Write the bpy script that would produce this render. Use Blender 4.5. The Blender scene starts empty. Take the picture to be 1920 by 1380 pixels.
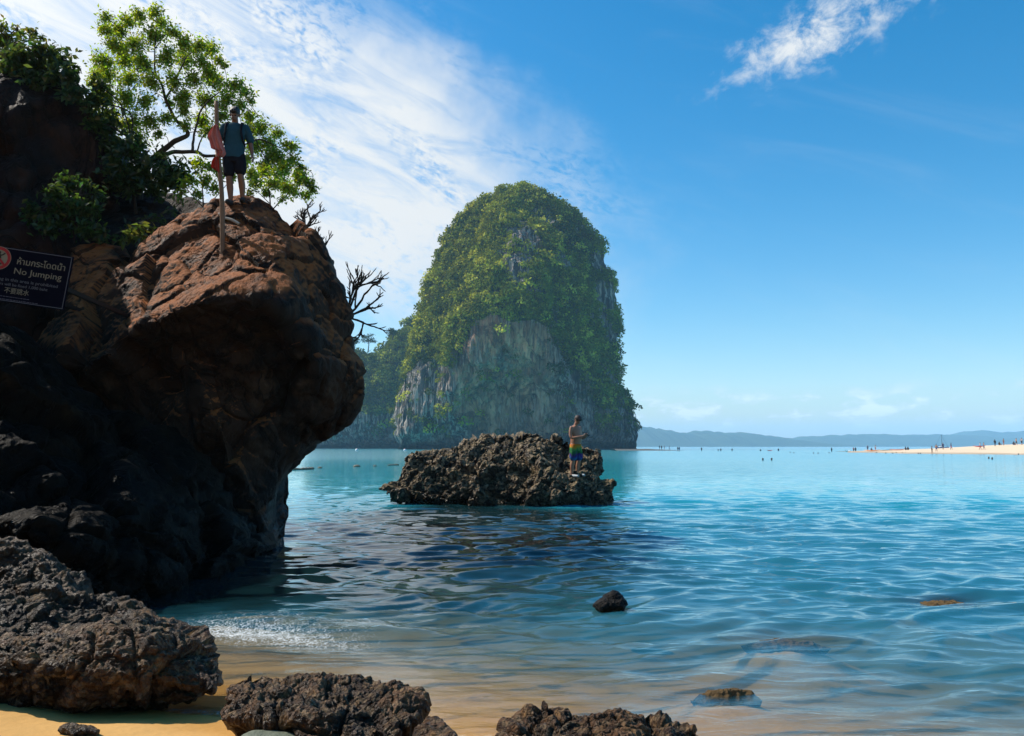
import bpy, bmesh, math, random
import numpy as np
from mathutils import Vector, Matrix
from mathutils.bvhtree import BVHTree

random.seed(7)
rng = np.random.default_rng(7)
R = math.radians
SC = bpy.context.scene
COL = SC.collection

# ------------------------------------------------------------------ camera
F_PX, W_PX, H_PX = 1550.0, 1920.0, 1380.0
CAM_Z = 1.64
PITCH = math.atan(147 / F_PX)
CAM = np.array([0.0, 0.0, CAM_Z])
cam_d = bpy.data.cameras.new('camera')
cam_d.sensor_width = 36.0
cam_d.lens = 36.0 * F_PX / W_PX
cam_d.clip_start = 0.1
cam_d.clip_end = 60000
cam = bpy.data.objects.new('camera', cam_d)
COL.objects.link(cam)
cam.location = CAM
cam.rotation_euler = (R(90) + PITCH, 0, 0)
SC.camera = cam

# ------------------------------------------------------------------ sun, sky, exposure
SUN_AZ, SUN_EL = R(-70), R(46)          # azimuth from the view direction (+y), towards +x
SUN_V = Vector((math.sin(SUN_AZ) * math.cos(SUN_EL), math.cos(SUN_AZ) * math.cos(SUN_EL), math.sin(SUN_EL)))
sun_d = bpy.data.lights.new('sun', 'SUN')
sun_d.energy = 5.0
sun_d.angle = R(0.53)
sun_d.color = (1.0, 0.93, 0.82)
sun = bpy.data.objects.new('sun', sun_d)
COL.objects.link(sun)
sun.rotation_euler = SUN_V.to_track_quat('Z', 'Y').to_euler()
sun.location = (-30, 20, 40)

SC.view_settings.view_transform = 'Standard'
SC.view_settings.look = 'None'
SC.view_settings.exposure = 0.42
SC.view_settings.gamma = 1.0
SC.view_settings.use_curve_mapping = False
SC.render.engine = 'CYCLES'
SC.cycles.use_denoising = True
SC.cycles.max_bounces = 6
SC.cycles.diffuse_bounces = 2
SC.cycles.glossy_bounces = 3
SC.cycles.transmission_bounces = 4
SC.cycles.transparent_max_bounces = 12
SC.cycles.volume_bounces = 2
SC.cycles.caustics_reflective = False
SC.cycles.caustics_refractive = False


class N:
    """A small node-tree writer."""
    def __init__(self, tree):
        self.t = tree
        self.t.nodes.clear()

    def n(self, typ, ins=None, **props):
        nd = self.t.nodes.new(typ)
        for k, v in props.items():
            setattr(nd, k, v)
        for k, v in (ins or {}).items():
            s = nd.inputs[k]
            if isinstance(v, bpy.types.NodeSocket):
                self.t.links.new(v, s)
            else:
                if s.type == 'RGBA' and len(v) == 3:
                    v = (*v, 1)
                s.default_value = v
        return nd

    def m(self, op, a, b=0.0, c=0.0, clamp=False):
        return self.n('ShaderNodeMath', {0: a, 1: b, 2: c}, operation=op, use_clamp=clamp).outputs[0]

    def ramp01(self, v, lo, hi, smooth=True):
        return self.n('ShaderNodeMapRange', {'Value': v, 'From Min': lo, 'From Max': hi, 'To Min': 0.0, 'To Max': 1.0},
                      interpolation_type='SMOOTHSTEP' if smooth else 'LINEAR', clamp=True).outputs[0]

    def noise(self, vec, scale, detail=6, rough=0.55, dist=0.0):
        return self.n('ShaderNodeTexNoise', {'Vector': vec, 'Scale': scale, 'Detail': detail, 'Roughness': rough, 'Distortion': dist}).outputs[0]

    def voro(self, vec, scale, feature='F1', rnd=1.0):
        return self.n('ShaderNodeTexVoronoi', {'Vector': vec, 'Scale': scale, 'Randomness': rnd}, feature=feature).outputs[0]

    def mix(self, f, a, b, mode='MIX'):
        nd = self.t.nodes.new('ShaderNodeMix')
        nd.data_type = 'RGBA'
        nd.blend_type = mode
        for idx, v in ((0, f), (6, a), (7, b)):
            if isinstance(v, bpy.types.NodeSocket):
                self.t.links.new(v, nd.inputs[idx])
            else:
                if idx and len(v) == 3:
                    v = (*v, 1)
                nd.inputs[idx].default_value = v
        return nd.outputs[2]

    def xyz(self, x, y, z):
        return self.n('ShaderNodeCombineXYZ', {0: x, 1: y, 2: z}).outputs[0]

    def stretch(self, vec, s, rot=(0, 0, 0), loc=(0, 0, 0)):
        return self.n('ShaderNodeMapping', {'Vector': vec, 'Location': loc, 'Rotation': rot, 'Scale': s}).outputs[0]


def px_angles(u, v):
    cx, cy = (u - 960) / F_PX, (690 - v) / F_PX
    d = np.array([cx, math.cos(PITCH) - cy * math.sin(PITCH), math.sin(PITCH) + cy * math.cos(PITCH)])
    d /= np.linalg.norm(d)
    return math.atan2(d[0], d[1]), math.asin(d[2])


world = bpy.data.worlds.new('World')
SC.world = world
world.use_nodes = True
k = N(world.node_tree)
dirv = k.n('ShaderNodeTexCoord').outputs['Generated']
sx = k.n('ShaderNodeSeparateXYZ', {0: dirv})
az = k.m('ARCTAN2', sx.outputs[0], sx.outputs[1])
el = k.m('ARCSINE', sx.outputs[2])
sky = k.n('ShaderNodeTexSky', sky_type='NISHITA', sun_disc=False, sun_elevation=SUN_EL, sun_rotation=SUN_AZ,
          air_density=1.0, dust_density=0.6, ozone_density=2.0).outputs[0]
sky = k.n('ShaderNodeHueSaturation', {'Hue': 0.492, 'Saturation': 1.5, 'Value': 1.0, 'Color': sky}).outputs[0]


def cloud_patch(u, v, a_px, b_px, rot, wob, lo, hi):
    """Soft ellipse in azimuth and elevation; returns mask, along, across."""
    a0, e0 = px_angles(u, v)
    da, de = k.m('SUBTRACT', az, a0), k.m('SUBTRACT', el, e0)
    c, s = math.cos(rot), math.sin(rot)
    al = k.m('ADD', k.m('MULTIPLY', da, c), k.m('MULTIPLY', de, s))
    ac = k.m('ADD', k.m('MULTIPLY', da, -s), k.m('MULTIPLY', de, c))
    A, B = k.m('DIVIDE', al, a_px / F_PX), k.m('DIVIDE', ac, b_px / F_PX)
    r = k.m('SQRT', k.m('ADD', k.m('MULTIPLY', A, A), k.m('MULTIPLY', B, B)))
    r = k.m('ADD', r, wob)
    return k.ramp01(r, hi, lo), al, ac


ae = k.xyz(az, el, 0.0)
wob = k.m('MULTIPLY', k.m('SUBTRACT', k.noise(ae, 5.0, 5, 0.6), 0.5), 0.75)
m1, al, ac = cloud_patch(300, 165, 930, 350, R(-20), wob, 0.55, 1.12)
streak = k.noise(k.xyz(k.m('MULTIPLY', al, 5.0), k.m('MULTIPLY', ac, 22.0), 0.3), 1.0, 9, 0.62, 0.9)
rip = k.noise(k.xyz(k.m('MULTIPLY', al, 70.0), k.m('MULTIPLY', ac, 130.0), 0.0), 1.0, 4, 0.6, 0.4)
patch = k.noise(k.xyz(k.m('MULTIPLY', al, 7.0), k.m('MULTIPLY', ac, 11.0), 4.0), 1.0, 4, 0.5)
c1 = k.ramp01(k.m('ADD', streak, k.m('MULTIPLY', k.m('SUBTRACT', rip, 0.5), k.ramp01(patch, 0.42, 0.62))), 0.22, 0.6)
c1 = k.m('MULTIPLY', m1, k.m('ADD', k.m('MULTIPLY', c1, 0.78), k.m('MULTIPLY', m1, 0.22)))
m2, al2, ac2 = cloud_patch(1518, 70, 290, 84, R(14), k.m('MULTIPLY', wob, 1.1), 0.1, 1.05)
puff = k.noise(k.xyz(k.m('MULTIPLY', al2, 26.0), k.m('MULTIPLY', ac2, 34.0), 1.7), 1.0, 9, 0.66, 0.25)
c2 = k.m('MULTIPLY', k.ramp01(k.m('ADD', puff, k.m('MULTIPLY', m2, 0.24)), 0.54, 0.86), m2)
band = k.m('MULTIPLY', k.ramp01(el, R(0.8), R(1.7)), k.ramp01(el, R(4.6), R(2.6)))
low = k.noise(k.xyz(k.m('MULTIPLY', az, 26.0), k.m('MULTIPLY', el, 62.0), 2.2), 1.0, 6, 0.55, 0.2)
c3 = k.m('MULTIPLY', k.m('MULTIPLY', k.ramp01(low, 0.47, 0.64), band), 0.6)
veil = k.noise(k.xyz(k.m('MULTIPLY', al, 3.0), k.m('MULTIPLY', ac, 16.0), 9.0), 1.0, 6, 0.6, 0.6)
c4 = k.m('MULTIPLY', k.ramp01(veil, 0.5, 0.8), 0.07)
cl = k.m('MAXIMUM', k.m('MAXIMUM', c1, c2), k.m('MAXIMUM', c3, c4))
sdot = k.n('ShaderNodeVectorMath', {0: dirv, 1: tuple(SUN_V)}, operation='DOT_PRODUCT').outputs['Value']
glow = k.m('POWER', k.m('MAXIMUM', sdot, 0.0), 5.0)
bright = k.m('ADD', k.m('ADD', 5.4, k.m('MULTIPLY', c3, 4.0)), k.m('MULTIPLY', glow, 2.2))
white = k.n('ShaderNodeVectorMath', {0: (0.95, 0.98, 1.0), 'Scale': bright}, operation='SCALE').outputs[0]
skyc = k.mix(cl, sky, white)
bg = k.n('ShaderNodeBackground', {'Color': skyc, 'Strength': 0.125})
k.n('ShaderNodeOutputWorld', {'Surface': bg.outputs[0]})
world.cycles.sampling_method = 'MANUAL'
world.cycles.sample_map_resolution = 1024


# ------------------------------------------------------------------ placing helpers
def ray(u, v):
    cx, cy = (u - 960) / F_PX, (690 - v) / F_PX
    return np.array([cx, math.cos(PITCH) - cy * math.sin(PITCH), math.sin(PITCH) + cy * math.cos(PITCH)])


def at(u, v, Y):
    d = ray(u, v)
    return CAM + d * (Y / d[1])


def ground(u, v, z=0.0):
    d = ray(u, v)
    return CAM + d * ((z - CAM_Z) / d[2])


def project(P):
    P = np.asarray(P, float)
    q = P - CAM
    c, s = math.cos(PITCH), math.sin(PITCH)
    fwd = q[..., 1] * c + q[..., 2] * s
    up = -q[..., 1] * s + q[..., 2] * c
    return np.stack([960 + F_PX * q[..., 0] / fwd, 690 - F_PX * up / fwd], -1)


# ------------------------------------------------------------------ numpy noise
_perm = np.random.default_rng(3).permutation(256)
_perm = np.concatenate([_perm, _perm, _perm])
_grad = np.random.default_rng(4).normal(size=(256, 3))
_grad /= np.linalg.norm(_grad, axis=1)[:, None]


def perlin(p):
    p = np.asarray(p, float)
    i = np.floor(p).astype(int)
    f = p - i
    i &= 255
    w = f * f * f * (f * (f * 6 - 15) + 10)
    out = 0
    for dx in (0, 1):
        for dy in (0, 1):
            for dz in (0, 1):
                h = _perm[_perm[_perm[i[:, 0] + dx] + i[:, 1] + dy] + i[:, 2] + dz]
                g = _grad[h]
                d = (g[:, 0] * (f[:, 0] - dx) + g[:, 1] * (f[:, 1] - dy) + g[:, 2] * (f[:, 2] - dz))
                wx = w[:, 0] if dx else 1 - w[:, 0]
                wy = w[:, 1] if dy else 1 - w[:, 1]
                wz = w[:, 2] if dz else 1 - w[:, 2]
                out = out + d * wx * wy * wz
    return out * 1.6


def fbm(p, octaves=5, gain=0.5, ridged=False):
    p = np.asarray(p, float)
    a, s, tot = 1.0, 0, 0
    for o in range(octaves):
        n = perlin(p + 17.3 * o)
        if ridged:
            n = 1 - 2 * np.abs(n)
        s = s + a * n
        tot += a
        a *= gain
        p = p * 2.03
    return s / tot


_cellp = np.random.default_rng(21).random((256, 3))
_celld = np.random.default_rng(22).normal(size=(256, 3))
_cello = np.random.default_rng(23).uniform(-1, 1, 256)


def facets(p, warp=0.12):
    """Broken-block relief: every cell is a tilted plane of its own; returns (height, distance to the crack)."""
    p = np.asarray(p, float)
    p = p + warp * np.stack([perlin(p * 1.7 + 9 * i) for i in range(3)], 1)
    i0 = np.floor(p).astype(int)
    d1 = np.full(len(p), 9.0)
    d2 = np.full(len(p), 9.0)
    hh = np.zeros(len(p))
    for dx in (-1, 0, 1):
        for dy in (-1, 0, 1):
            for dz in (-1, 0, 1):
                c = i0 + (dx, dy, dz)
                h = _perm[_perm[_perm[c[:, 0] & 255] + (c[:, 1] & 255)] + (c[:, 2] & 255)]
                v = p - (c + _cellp[h])
                d = np.sqrt((v * v).sum(1))
                val = (v * _celld[h]).sum(1) * 0.6 + _cello[h] * 0.45
                near = d < d1
                d2 = np.where(near, d1, np.minimum(d2, d))
                hh = np.where(near, val, hh)
                d1 = np.where(near, d, d1)
    return hh, d2 - d1


# ------------------------------------------------------------------ object helpers
def tag(o, label=None, cat=None, group=None, kind=None):
    if label: o['label'] = label
    if cat: o['category'] = cat
    if group: o['group'] = group
    if kind: o['kind'] = kind
    return o


def np_mesh(name, V, faces, smooth=True):
    """faces: (n,3) or (n,4) int array, or list of such arrays."""
    V = np.asarray(V, np.float32)
    me = bpy.data.meshes.new(name)
    fl = faces if isinstance(faces, list) else [faces]
    fl = [np.asarray(f, np.int32) for f in fl if len(f)]
    loops = np.concatenate([f.ravel() for f in fl])
    sizes = np.concatenate([np.full(len(f), f.shape[1], np.int32) for f in fl])
    starts = np.concatenate([[0], np.cumsum(sizes)[:-1]]).astype(np.int32)
    me.vertices.add(len(V))
    me.vertices.foreach_set('co', V.ravel())
    me.loops.add(len(loops))
    me.loops.foreach_set('vertex_index', loops)
    me.polygons.add(len(sizes))
    me.polygons.foreach_set('loop_start', starts)
    me.polygons.foreach_set('use_smooth', np.full(len(sizes), smooth))
    me.update(calc_edges=True)
    me.validate()
    return me


def link(name, me, mat=None, parent=None, loc=None):
    o = bpy.data.objects.new(name, me)
    COL.objects.link(o)
    if mat and me is not None and not me.materials:
        me.materials.append(mat)
    if loc is not None:
        o.location = loc
    if parent is not None:
        o.parent = parent
    return o


def empty(name, loc=(0, 0, 0), rz=0.0):
    o = bpy.data.objects.new(name, None)
    COL.objects.link(o)
    o.location = loc
    o.rotation_euler = (0, 0, rz)
    o.empty_display_size = 0.2
    return o


def mesh_at(name, V, faces, mat, origin, parent=None, smooth=True):
    """World-space vertices, stored relative to ORIGIN (or to the parent's origin)."""
    V = np.asarray(V, float)
    org = np.asarray(origin, float)
    me = np_mesh(name, V - org, faces, smooth)
    o = link(name, me, mat, parent, None if parent is not None else tuple(org))
    return o


def fattr(me, name, vals):
    a = me.attributes.new(name, 'FLOAT', 'POINT')
    a.data.foreach_set('value', np.asarray(vals, np.float32))


def cattr(me, name, cols):
    a = me.attributes.new(name, 'FLOAT_COLOR', 'POINT')
    c = np.ones((len(cols), 4), np.float32)
    c[:, :3] = cols
    a.data.foreach_set('color', c.ravel())


def resample(P, n):
    P = np.asarray(P, float)
    P = np.vstack([P, P[:1]])
    L = np.concatenate([[0], np.cumsum(np.linalg.norm(np.diff(P, axis=0), axis=1))])
    t = np.linspace(0, L[-1], n, endpoint=False)
    return np.stack([np.interp(t, L, P[:, i]) for i in range(3)], 1)


def smooth_closed(P, it):
    for _ in range(it):
        P = 0.5 * P + 0.25 * (np.roll(P, 1, 0) + np.roll(P, -1, 0))
    return P


def normals_of(V, F):
    n = np.zeros_like(V)
    a, b, c, d = (V[F[:, i]] for i in range(4))
    fn = np.cross(c - a, d - b)
    for i in range(4):
        np.add.at(n, F[:, i], fn)
    n /= np.linalg.norm(n, axis=1)[:, None] + 1e-12
    return n


def tps(xy, val, q):
    """Thin-plate spline through scattered controls."""
    xy, val = np.asarray(xy, float), np.asarray(val, float)
    n = len(xy)
    if n < 4:
        return np.full(len(q), val.mean())
    def U(r2):
        return 0.5 * r2 * np.log(r2 + 1e-9)
    K = U(((xy[:, None] - xy[None]) ** 2).sum(-1)) + 1e-4 * np.eye(n)
    Pm = np.c_[np.ones(n), xy]
    A = np.block([[K, Pm], [Pm.T, np.zeros((3, 3))]])
    w = np.linalg.solve(A, np.r_[val, np.zeros(3)])
    return U(((q[:, None] - xy[None]) ** 2).sum(-1)) @ w[:n] + np.c_[np.ones(len(q)), q] @ w[n:]


def loft(outline, center, controls, back, bulge, nth, nr, nback, edge_p=3.0, smooth=2, gq=0.5):
    """Closed rock solid: OUTLINE of world points, bulging along BULGE by CONTROLS [(world point)] and the other way by BACK."""
    b = np.asarray(bulge, float)
    b /= np.linalg.norm(b)
    e1 = np.cross(b, (0, 0, 1.0))
    e1 /= np.linalg.norm(e1)
    e2 = np.cross(e1, b)
    O = smooth_closed(resample(outline, nth), smooth)
    C = np.asarray(center, float)
    s = np.linspace(0, 1, nr + 1)[1:] ** 0.85
    ring = C + s[:, None, None] * (O[None] - C)
    P = np.concatenate([C[None], ring.reshape(-1, 3)])
    sv = np.concatenate([[0], np.repeat(s, nth)])
    g = np.clip(1 - sv ** edge_p, 0, 1) ** gq
    q = np.c_[(P - C) @ e1, (P - C) @ e2]
    ctr = np.asarray(controls, float)
    # base depth of the flat fan at each control's place is not zero: measure relative depth
    base_in = P @ b
    cq = np.c_[(ctr - C) @ e1, (ctr - C) @ e2]
    idx = np.argmin(((cq[:, None] - q[None, ::7]) ** 2).sum(-1), axis=1) * 7
    idx = np.minimum(idx, len(P) - 1)
    val = ctr @ b - base_in[idx]
    dep = tps(cq, val, q)
    front = P + (g * np.maximum(dep, 0.02))[:, None] * b
    sb = np.linspace(0, 1, nback + 1)[1:-1]
    ringb = C + sb[:, None, None] * (O[None] - C)
    Pb = np.concatenate([C[None], ringb.reshape(-1, 3)])
    svb = np.concatenate([[0], np.repeat(sb, nth)])
    Pb = Pb - (back * np.sqrt(np.clip(1 - svb ** edge_p, 0, 1)))[:, None] * b
    V = np.concatenate([front, Pb])
    nF = len(front)
    j = np.arange(nth)
    j2 = (j + 1) % nth
    quads, tris = [], []
    tris.append(np.c_[np.zeros(nth, int), 1 + j, 1 + j2])
    for r in range(nr - 1):
        a = 1 + r * nth
        quads.append(np.c_[a + j, a + nth + j, a + nth + j2, a + j2])
    edge = 1 + (nr - 1) * nth
    tris.append(np.c_[np.full(nth, nF), nF + 1 + j2, nF + 1 + j])
    nb = nback - 1
    for r in range(nb - 1):
        a = nF + 1 + r * nth
        quads.append(np.c_[a + j2, a + nth + j2, a + nth + j, a + j])
    a = nF + 1 + (nb - 1) * nth
    quads.append(np.c_[a + j2, edge + j2, edge + j, a + j])
    Q = np.concatenate(quads)
    T = np.concatenate(tris)
    n = normals_of(V, np.vstack([Q, np.c_[T, T[:, 2:]]]))
    # outward check
    if ((V - C) * n).sum() < 0:
        Q, T, n = Q[:, ::-1], T[:, ::-1], -n
    return V, Q, T, n, nF


def pxo(pts, D=None):
    """Outline points given as (u, v[, D])."""
    return np.array([at(p[0], p[1], p[2] if len(p) > 2 else D) for p in pts])


def bvh_of(V, Q, T):
    return BVHTree.FromPolygons([tuple(v) for v in V], [tuple(q) for q in Q] + [tuple(t) for t in T])


def hit(bvh, u, v):
    d = ray(u, v)
    h = bvh.ray_cast(Vector(CAM), Vector(d).normalized())
    return np.array(h[0]) if h[0] is not None else None


# ------------------------------------------------------------------ materials
def new_mat(name):
    m = bpy.data.materials.new(name)
    m.use_nodes = True
    return m, N(m.node_tree)


def principled(k, color, rough=0.7, spec=0.4, normal=None, **extra):
    ins = {'Base Color': color, 'Roughness': rough, 'Specular IOR Level': spec}
    if normal is not None:
        ins['Normal'] = normal
    ins.update(extra)
    p = k.n('ShaderNodeBsdfPrincipled', ins)
    k.n('ShaderNodeOutputMaterial', {'Surface': p.outputs[0]})
    return p


def simple_mat(name, color, rough=0.6, spec=0.4, var=0.25, scale=20.0, bump=0.0):
    m, k = new_mat(name)
    co = k.n('ShaderNodeTexCoord').outputs['Object']
    nz = k.noise(co, scale, 5)
    c = k.mix(nz, tuple(x * (1 - var) for x in color), tuple(x * (1 + var) for x in color))
    nrm = None
    if bump:
        nrm = k.n('ShaderNodeBump', {'Strength': bump, 'Distance': 0.02, 'Height': nz}).outputs[0]
    principled(k, c, rough, spec, nrm)
    return m


def rock_mat(name, cols, scale, bump_d, rough=(0.55, 0.9), crust=None, wet_z=None, streak=(1, 1, 1), spec=0.35, warm=None, soil=None):
    """cols: dark, mid, light base colours. crust: (scale, strength, light colour) of a barnacle layer. wet_z: (lo, hi) world heights. soil: painted sunlit tone of the upper faces."""
    m, k = new_mat(name)
    geo = k.n('ShaderNodeNewGeometry')
    co = k.stretch(geo.outputs['Position'], streak)
    n1 = k.noise(co, scale, 8, 0.62, 0.5)
    n2 = k.noise(co, scale * 4.3, 8, 0.65, 0.3)
    n3 = k.noise(co, scale * 22, 6, 0.7)
    c = k.mix(k.ramp01(n1, 0.36, 0.62), cols[0], cols[1])
    c = k.mix(k.m('MULTIPLY', k.ramp01(n2, 0.5, 0.72), 0.8), c, cols[2])
    if warm:
        c = k.mix(k.ramp01(k.noise(co, scale * 0.7, 5, 0.6, 0.8), 0.48, 0.66), c, warm)
    c = k.mix(0.55, c, k.mix(n3, (0.25, 0.25, 0.25), (1.75, 1.75, 1.75)), 'MULTIPLY')
    h = k.m('ADD', k.m('MULTIPLY', n2, 1.0), k.m('MULTIPLY', n3, 0.4))
    crack = k.ramp01(k.m('ABSOLUTE', k.m('SUBTRACT', k.noise(co, scale * 1.7, 6, 0.6, 1.2), 0.5)), 0.0, 0.035)
    h = k.m('ADD', h, k.m('MULTIPLY', crack, 0.35))
    c = k.mix(k.m('MULTIPLY', k.m('SUBTRACT', 1.0, crack), 0.55), c, tuple(x * 0.35 for x in cols[0]))
    if crust:
        v1 = k.voro(co, crust[0])
        v2 = k.voro(co, crust[0] * 2.6)
        cr = k.m('ADD', k.m('MULTIPLY', v1, 0.9), k.m('MULTIPLY', v2, 0.45))
        h = k.m('SUBTRACT', h, k.m('MULTIPLY', cr, crust[1]))
        cell = k.n('ShaderNodeTexVoronoi', {'Vector': co, 'Scale': crust[0] * 1.4}).outputs['Color']
        cs = k.n('ShaderNodeSeparateColor', {0: cell}).outputs[0]
        c = k.mix(k.m('MULTIPLY', k.ramp01(cs, 0.58, 0.92), crust[3]), c, crust[2])
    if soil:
        # sunlit warm tone painted onto the upward faces
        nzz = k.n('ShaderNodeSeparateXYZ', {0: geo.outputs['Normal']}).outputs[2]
        lit_mask = k.ramp01(k.m('ADD', nzz, k.m('MULTIPLY', k.m('SUBTRACT', n1, 0.5), 0.8)), 0.22, 0.62)
        c = k.mix(k.m('MULTIPLY', lit_mask, k.ramp01(n2, 0.3, 0.55)), c, k.mix(n3, tuple(x * 0.6 for x in soil), tuple(x * 1.35 for x in soil)))
    rg = k.n('ShaderNodeMapRange', {'Value': n2, 'From Min': 0.3, 'From Max': 0.7, 'To Min': rough[0], 'To Max': rough[1]}).outputs[0]
    if wet_z:
        z = k.n('ShaderNodeSeparateXYZ', {0: geo.outputs['Position']}).outputs[2]
        zn = k.m('ADD', z, k.m('MULTIPLY', k.m('SUBTRACT', n1, 0.5), (wet_z[1] - wet_z[0]) * 0.9))
        wet = k.m('SUBTRACT', 1.0, k.ramp01(zn, wet_z[0], wet_z[1]))
        c = k.mix(wet, c, k.mix(1.0, c, (0.42, 0.4, 0.38), 'MULTIPLY'))
        rg = k.m('MULTIPLY', rg, k.m('SUBTRACT', 1.0, k.m('MULTIPLY', wet, 0.6)))
    nrm = k.n('ShaderNodeBump', {'Strength': 1.0, 'Distance': bump_d, 'Height': h}).outputs[0]
    principled(k, c, rg, spec, nrm)
    return m


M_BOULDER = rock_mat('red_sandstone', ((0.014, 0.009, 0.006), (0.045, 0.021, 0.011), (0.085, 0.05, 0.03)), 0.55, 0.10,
                     wet_z=(0.3, 1.9), streak=(1, 1, 0.75), soil=(0.27, 0.09, 0.026), spec=0.15)  # soil: sunlit orange painted on upward faces
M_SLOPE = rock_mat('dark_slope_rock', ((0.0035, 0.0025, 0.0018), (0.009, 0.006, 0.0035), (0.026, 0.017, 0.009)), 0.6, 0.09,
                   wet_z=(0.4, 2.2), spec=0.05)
M_CLIFF = rock_mat('brown_cliff_rock', ((0.010, 0.006, 0.005), (0.035, 0.016, 0.010), (0.06, 0.03, 0.018)), 0.5, 0.12, streak=(1, 1, 0.6), spec=0.15)
M_SHORE = rock_mat('rough_shore_rock', ((0.009, 0.004, 0.0015), (0.080, 0.035, 0.011), (0.23, 0.125, 0.045)), 2.6, 0.035, rough=(0.3, 0.8),
                   crust=(21, 0.8, (0.25, 0.17, 0.09), 0.4), wet_z=(0.02, 0.28), spec=0.25)
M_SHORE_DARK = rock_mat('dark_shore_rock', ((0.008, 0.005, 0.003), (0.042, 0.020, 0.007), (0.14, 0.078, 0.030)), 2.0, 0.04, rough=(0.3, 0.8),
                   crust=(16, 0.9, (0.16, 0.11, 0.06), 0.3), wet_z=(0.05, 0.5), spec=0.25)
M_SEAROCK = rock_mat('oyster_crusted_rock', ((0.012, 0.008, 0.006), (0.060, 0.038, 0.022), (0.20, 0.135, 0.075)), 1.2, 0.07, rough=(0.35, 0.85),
                     crust=(9, 1.2, (0.42, 0.32, 0.21), 0.7), wet_z=(0.05, 0.6), spec=0.3, soil=(0.19, 0.135, 0.065))  # soil: sunlit tan painted on the rock's top
M_BLACK = rock_mat('black_wet_rock', ((0.004, 0.003, 0.003), (0.008, 0.007, 0.006), (0.016, 0.013, 0.011)), 4.0, 0.02, rough=(0.4, 0.7), spec=0.15)


M_SUNK = simple_mat('weedy_reef', (0.10, 0.066, 0.034), 0.95, 0.0, 0.5, 9.0, 0.6)


# ------------------------------------------------------------------ sea bed, beach and water
def shore_y(x):
    return 4.86 - 0.30 * (x + 0.5) - 0.25 * np.maximum(0, x - 0.2) + 0.9 * np.maximum(0, -(x + 2.4)) ** 1.25


REEFS = [(ground(1775, 1126), 0.75, 0.50), (ground(1475, 1200), 0.62, 0.42), (ground(1360, 1298), 0.34, 0.26)]


def bed(x, y):
    x, y = np.asarray(x, float), np.asarray(y, float)
    d = y - shore_y(x)
    z = np.where(d < 0, -0.13 * d, -2.8 * (1 - np.exp(-np.maximum(d, 0) / 30.0)))
    z = np.minimum(z, 0.9 + 0.02 * np.abs(d))
    p = np.c_[np.ravel(x), np.ravel(y), np.zeros(np.size(x))]
    z = z + (0.035 * fbm(p * 0.6, 3) + 0.012 * fbm(p * 3.0, 3)).reshape(np.shape(x)) * np.clip((y + 3) / 4, 0, 1)
    for (gx, gy, _z), ra, rb in REEFS:
        z = z + (-0.05 - z) * np.exp(-((x - gx) / ra) ** 2 - ((y - gy) / rb) ** 2)
    return z


def axis(segs):
    out = []
    for a, b, st in segs:
        out.append(np.arange(a, b, st))
    return np.concatenate(out + [[segs[-1][1]]])


def grow(a, b, first, ratio):
    o, s = [a], first
    while o[-1] < b:
        o.append(o[-1] + s)
        s *= ratio
    return np.array(o)


def sheet(xs, ys, zf):
    X, Y = np.meshgrid(xs, ys)
    Z = zf(X, Y)
    V = np.c_[X.ravel(), Y.ravel(), Z.ravel()]
    nx, ny = len(xs), len(ys)
    i = (np.arange(ny - 1)[:, None] * nx + np.arange(nx - 1)[None]).ravel()
    return V, np.c_[i, i + 1, i + nx + 1, i + nx]


# sand: one sheet, beach above the water and bed below it
xs = np.concatenate([-grow(9, 8500, 1.0, 1.35)[::-1], np.arange(-8.9, 9, 0.09), grow(9, 8500, 1.0, 1.35)])
ys = np.concatenate([-grow(4, 300, 1.0, 1.5)[::-1], np.arange(-3.9, 1.9, 0.4), np.arange(2, 14, 0.06), grow(14, 9000, 0.1, 1.09)])
V, Fq = sheet(xs, ys, bed)
m, k = new_mat('beach_sand')
pos = k.n('ShaderNodeNewGeometry').outputs['Position']
z = k.n('ShaderNodeSeparateXYZ', {0: pos}).outputs[2]
n1, n2, n3 = k.noise(pos, 1.3, 5), k.noise(pos, 9.0, 6, 0.6), k.noise(pos, 240.0, 3, 0.7)
c = k.mix(n1, (0.46, 0.245, 0.07), (0.56, 0.33, 0.11))
c = k.mix(0.35, c, k.mix(n3, (0.5, 0.5, 0.5), (1.5, 1.5, 1.5)), 'MULTIPLY')
wet = k.m('SUBTRACT', 1.0, k.ramp01(k.m('ADD', z, k.m('MULTIPLY', k.m('SUBTRACT', n1, 0.5), 0.08)), 0.03, 0.12))
c = k.mix(wet, c, k.mix(1.0, c, (1.0, 0.93, 0.8), 'MULTIPLY'))
rg = k.m('SUBTRACT', 0.9, k.m('MULTIPLY', wet, 0.55))
hh = k.m('ADD', k.m('MULTIPLY', n2, 1.0), k.m('MULTIPLY', n3, 0.06))
nrm = k.n('ShaderNodeBump', {'Strength': 0.6, 'Distance': 0.02, 'Height': hh}).outputs[0]
principled(k, c, rg, 0.2, nrm)
M_SAND = m
sand = link('sand_beach', np_mesh('sand_beach', V, Fq), M_SAND)
tag(sand, kind='structure')

# water waves
wr = np.random.default_rng(11)
WAVES = []
for i in range(56):
    lam = 0.24 * (1.15 / 0.24) ** wr.random()
    th = R(-90) + wr.normal(0, 0.55) + 0.12
    amp = 0.0042 * lam ** 0.95 * (0.6 + 0.8 * wr.random())
    WAVES.append((lam, th, amp, wr.random() * 6.283))


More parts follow.
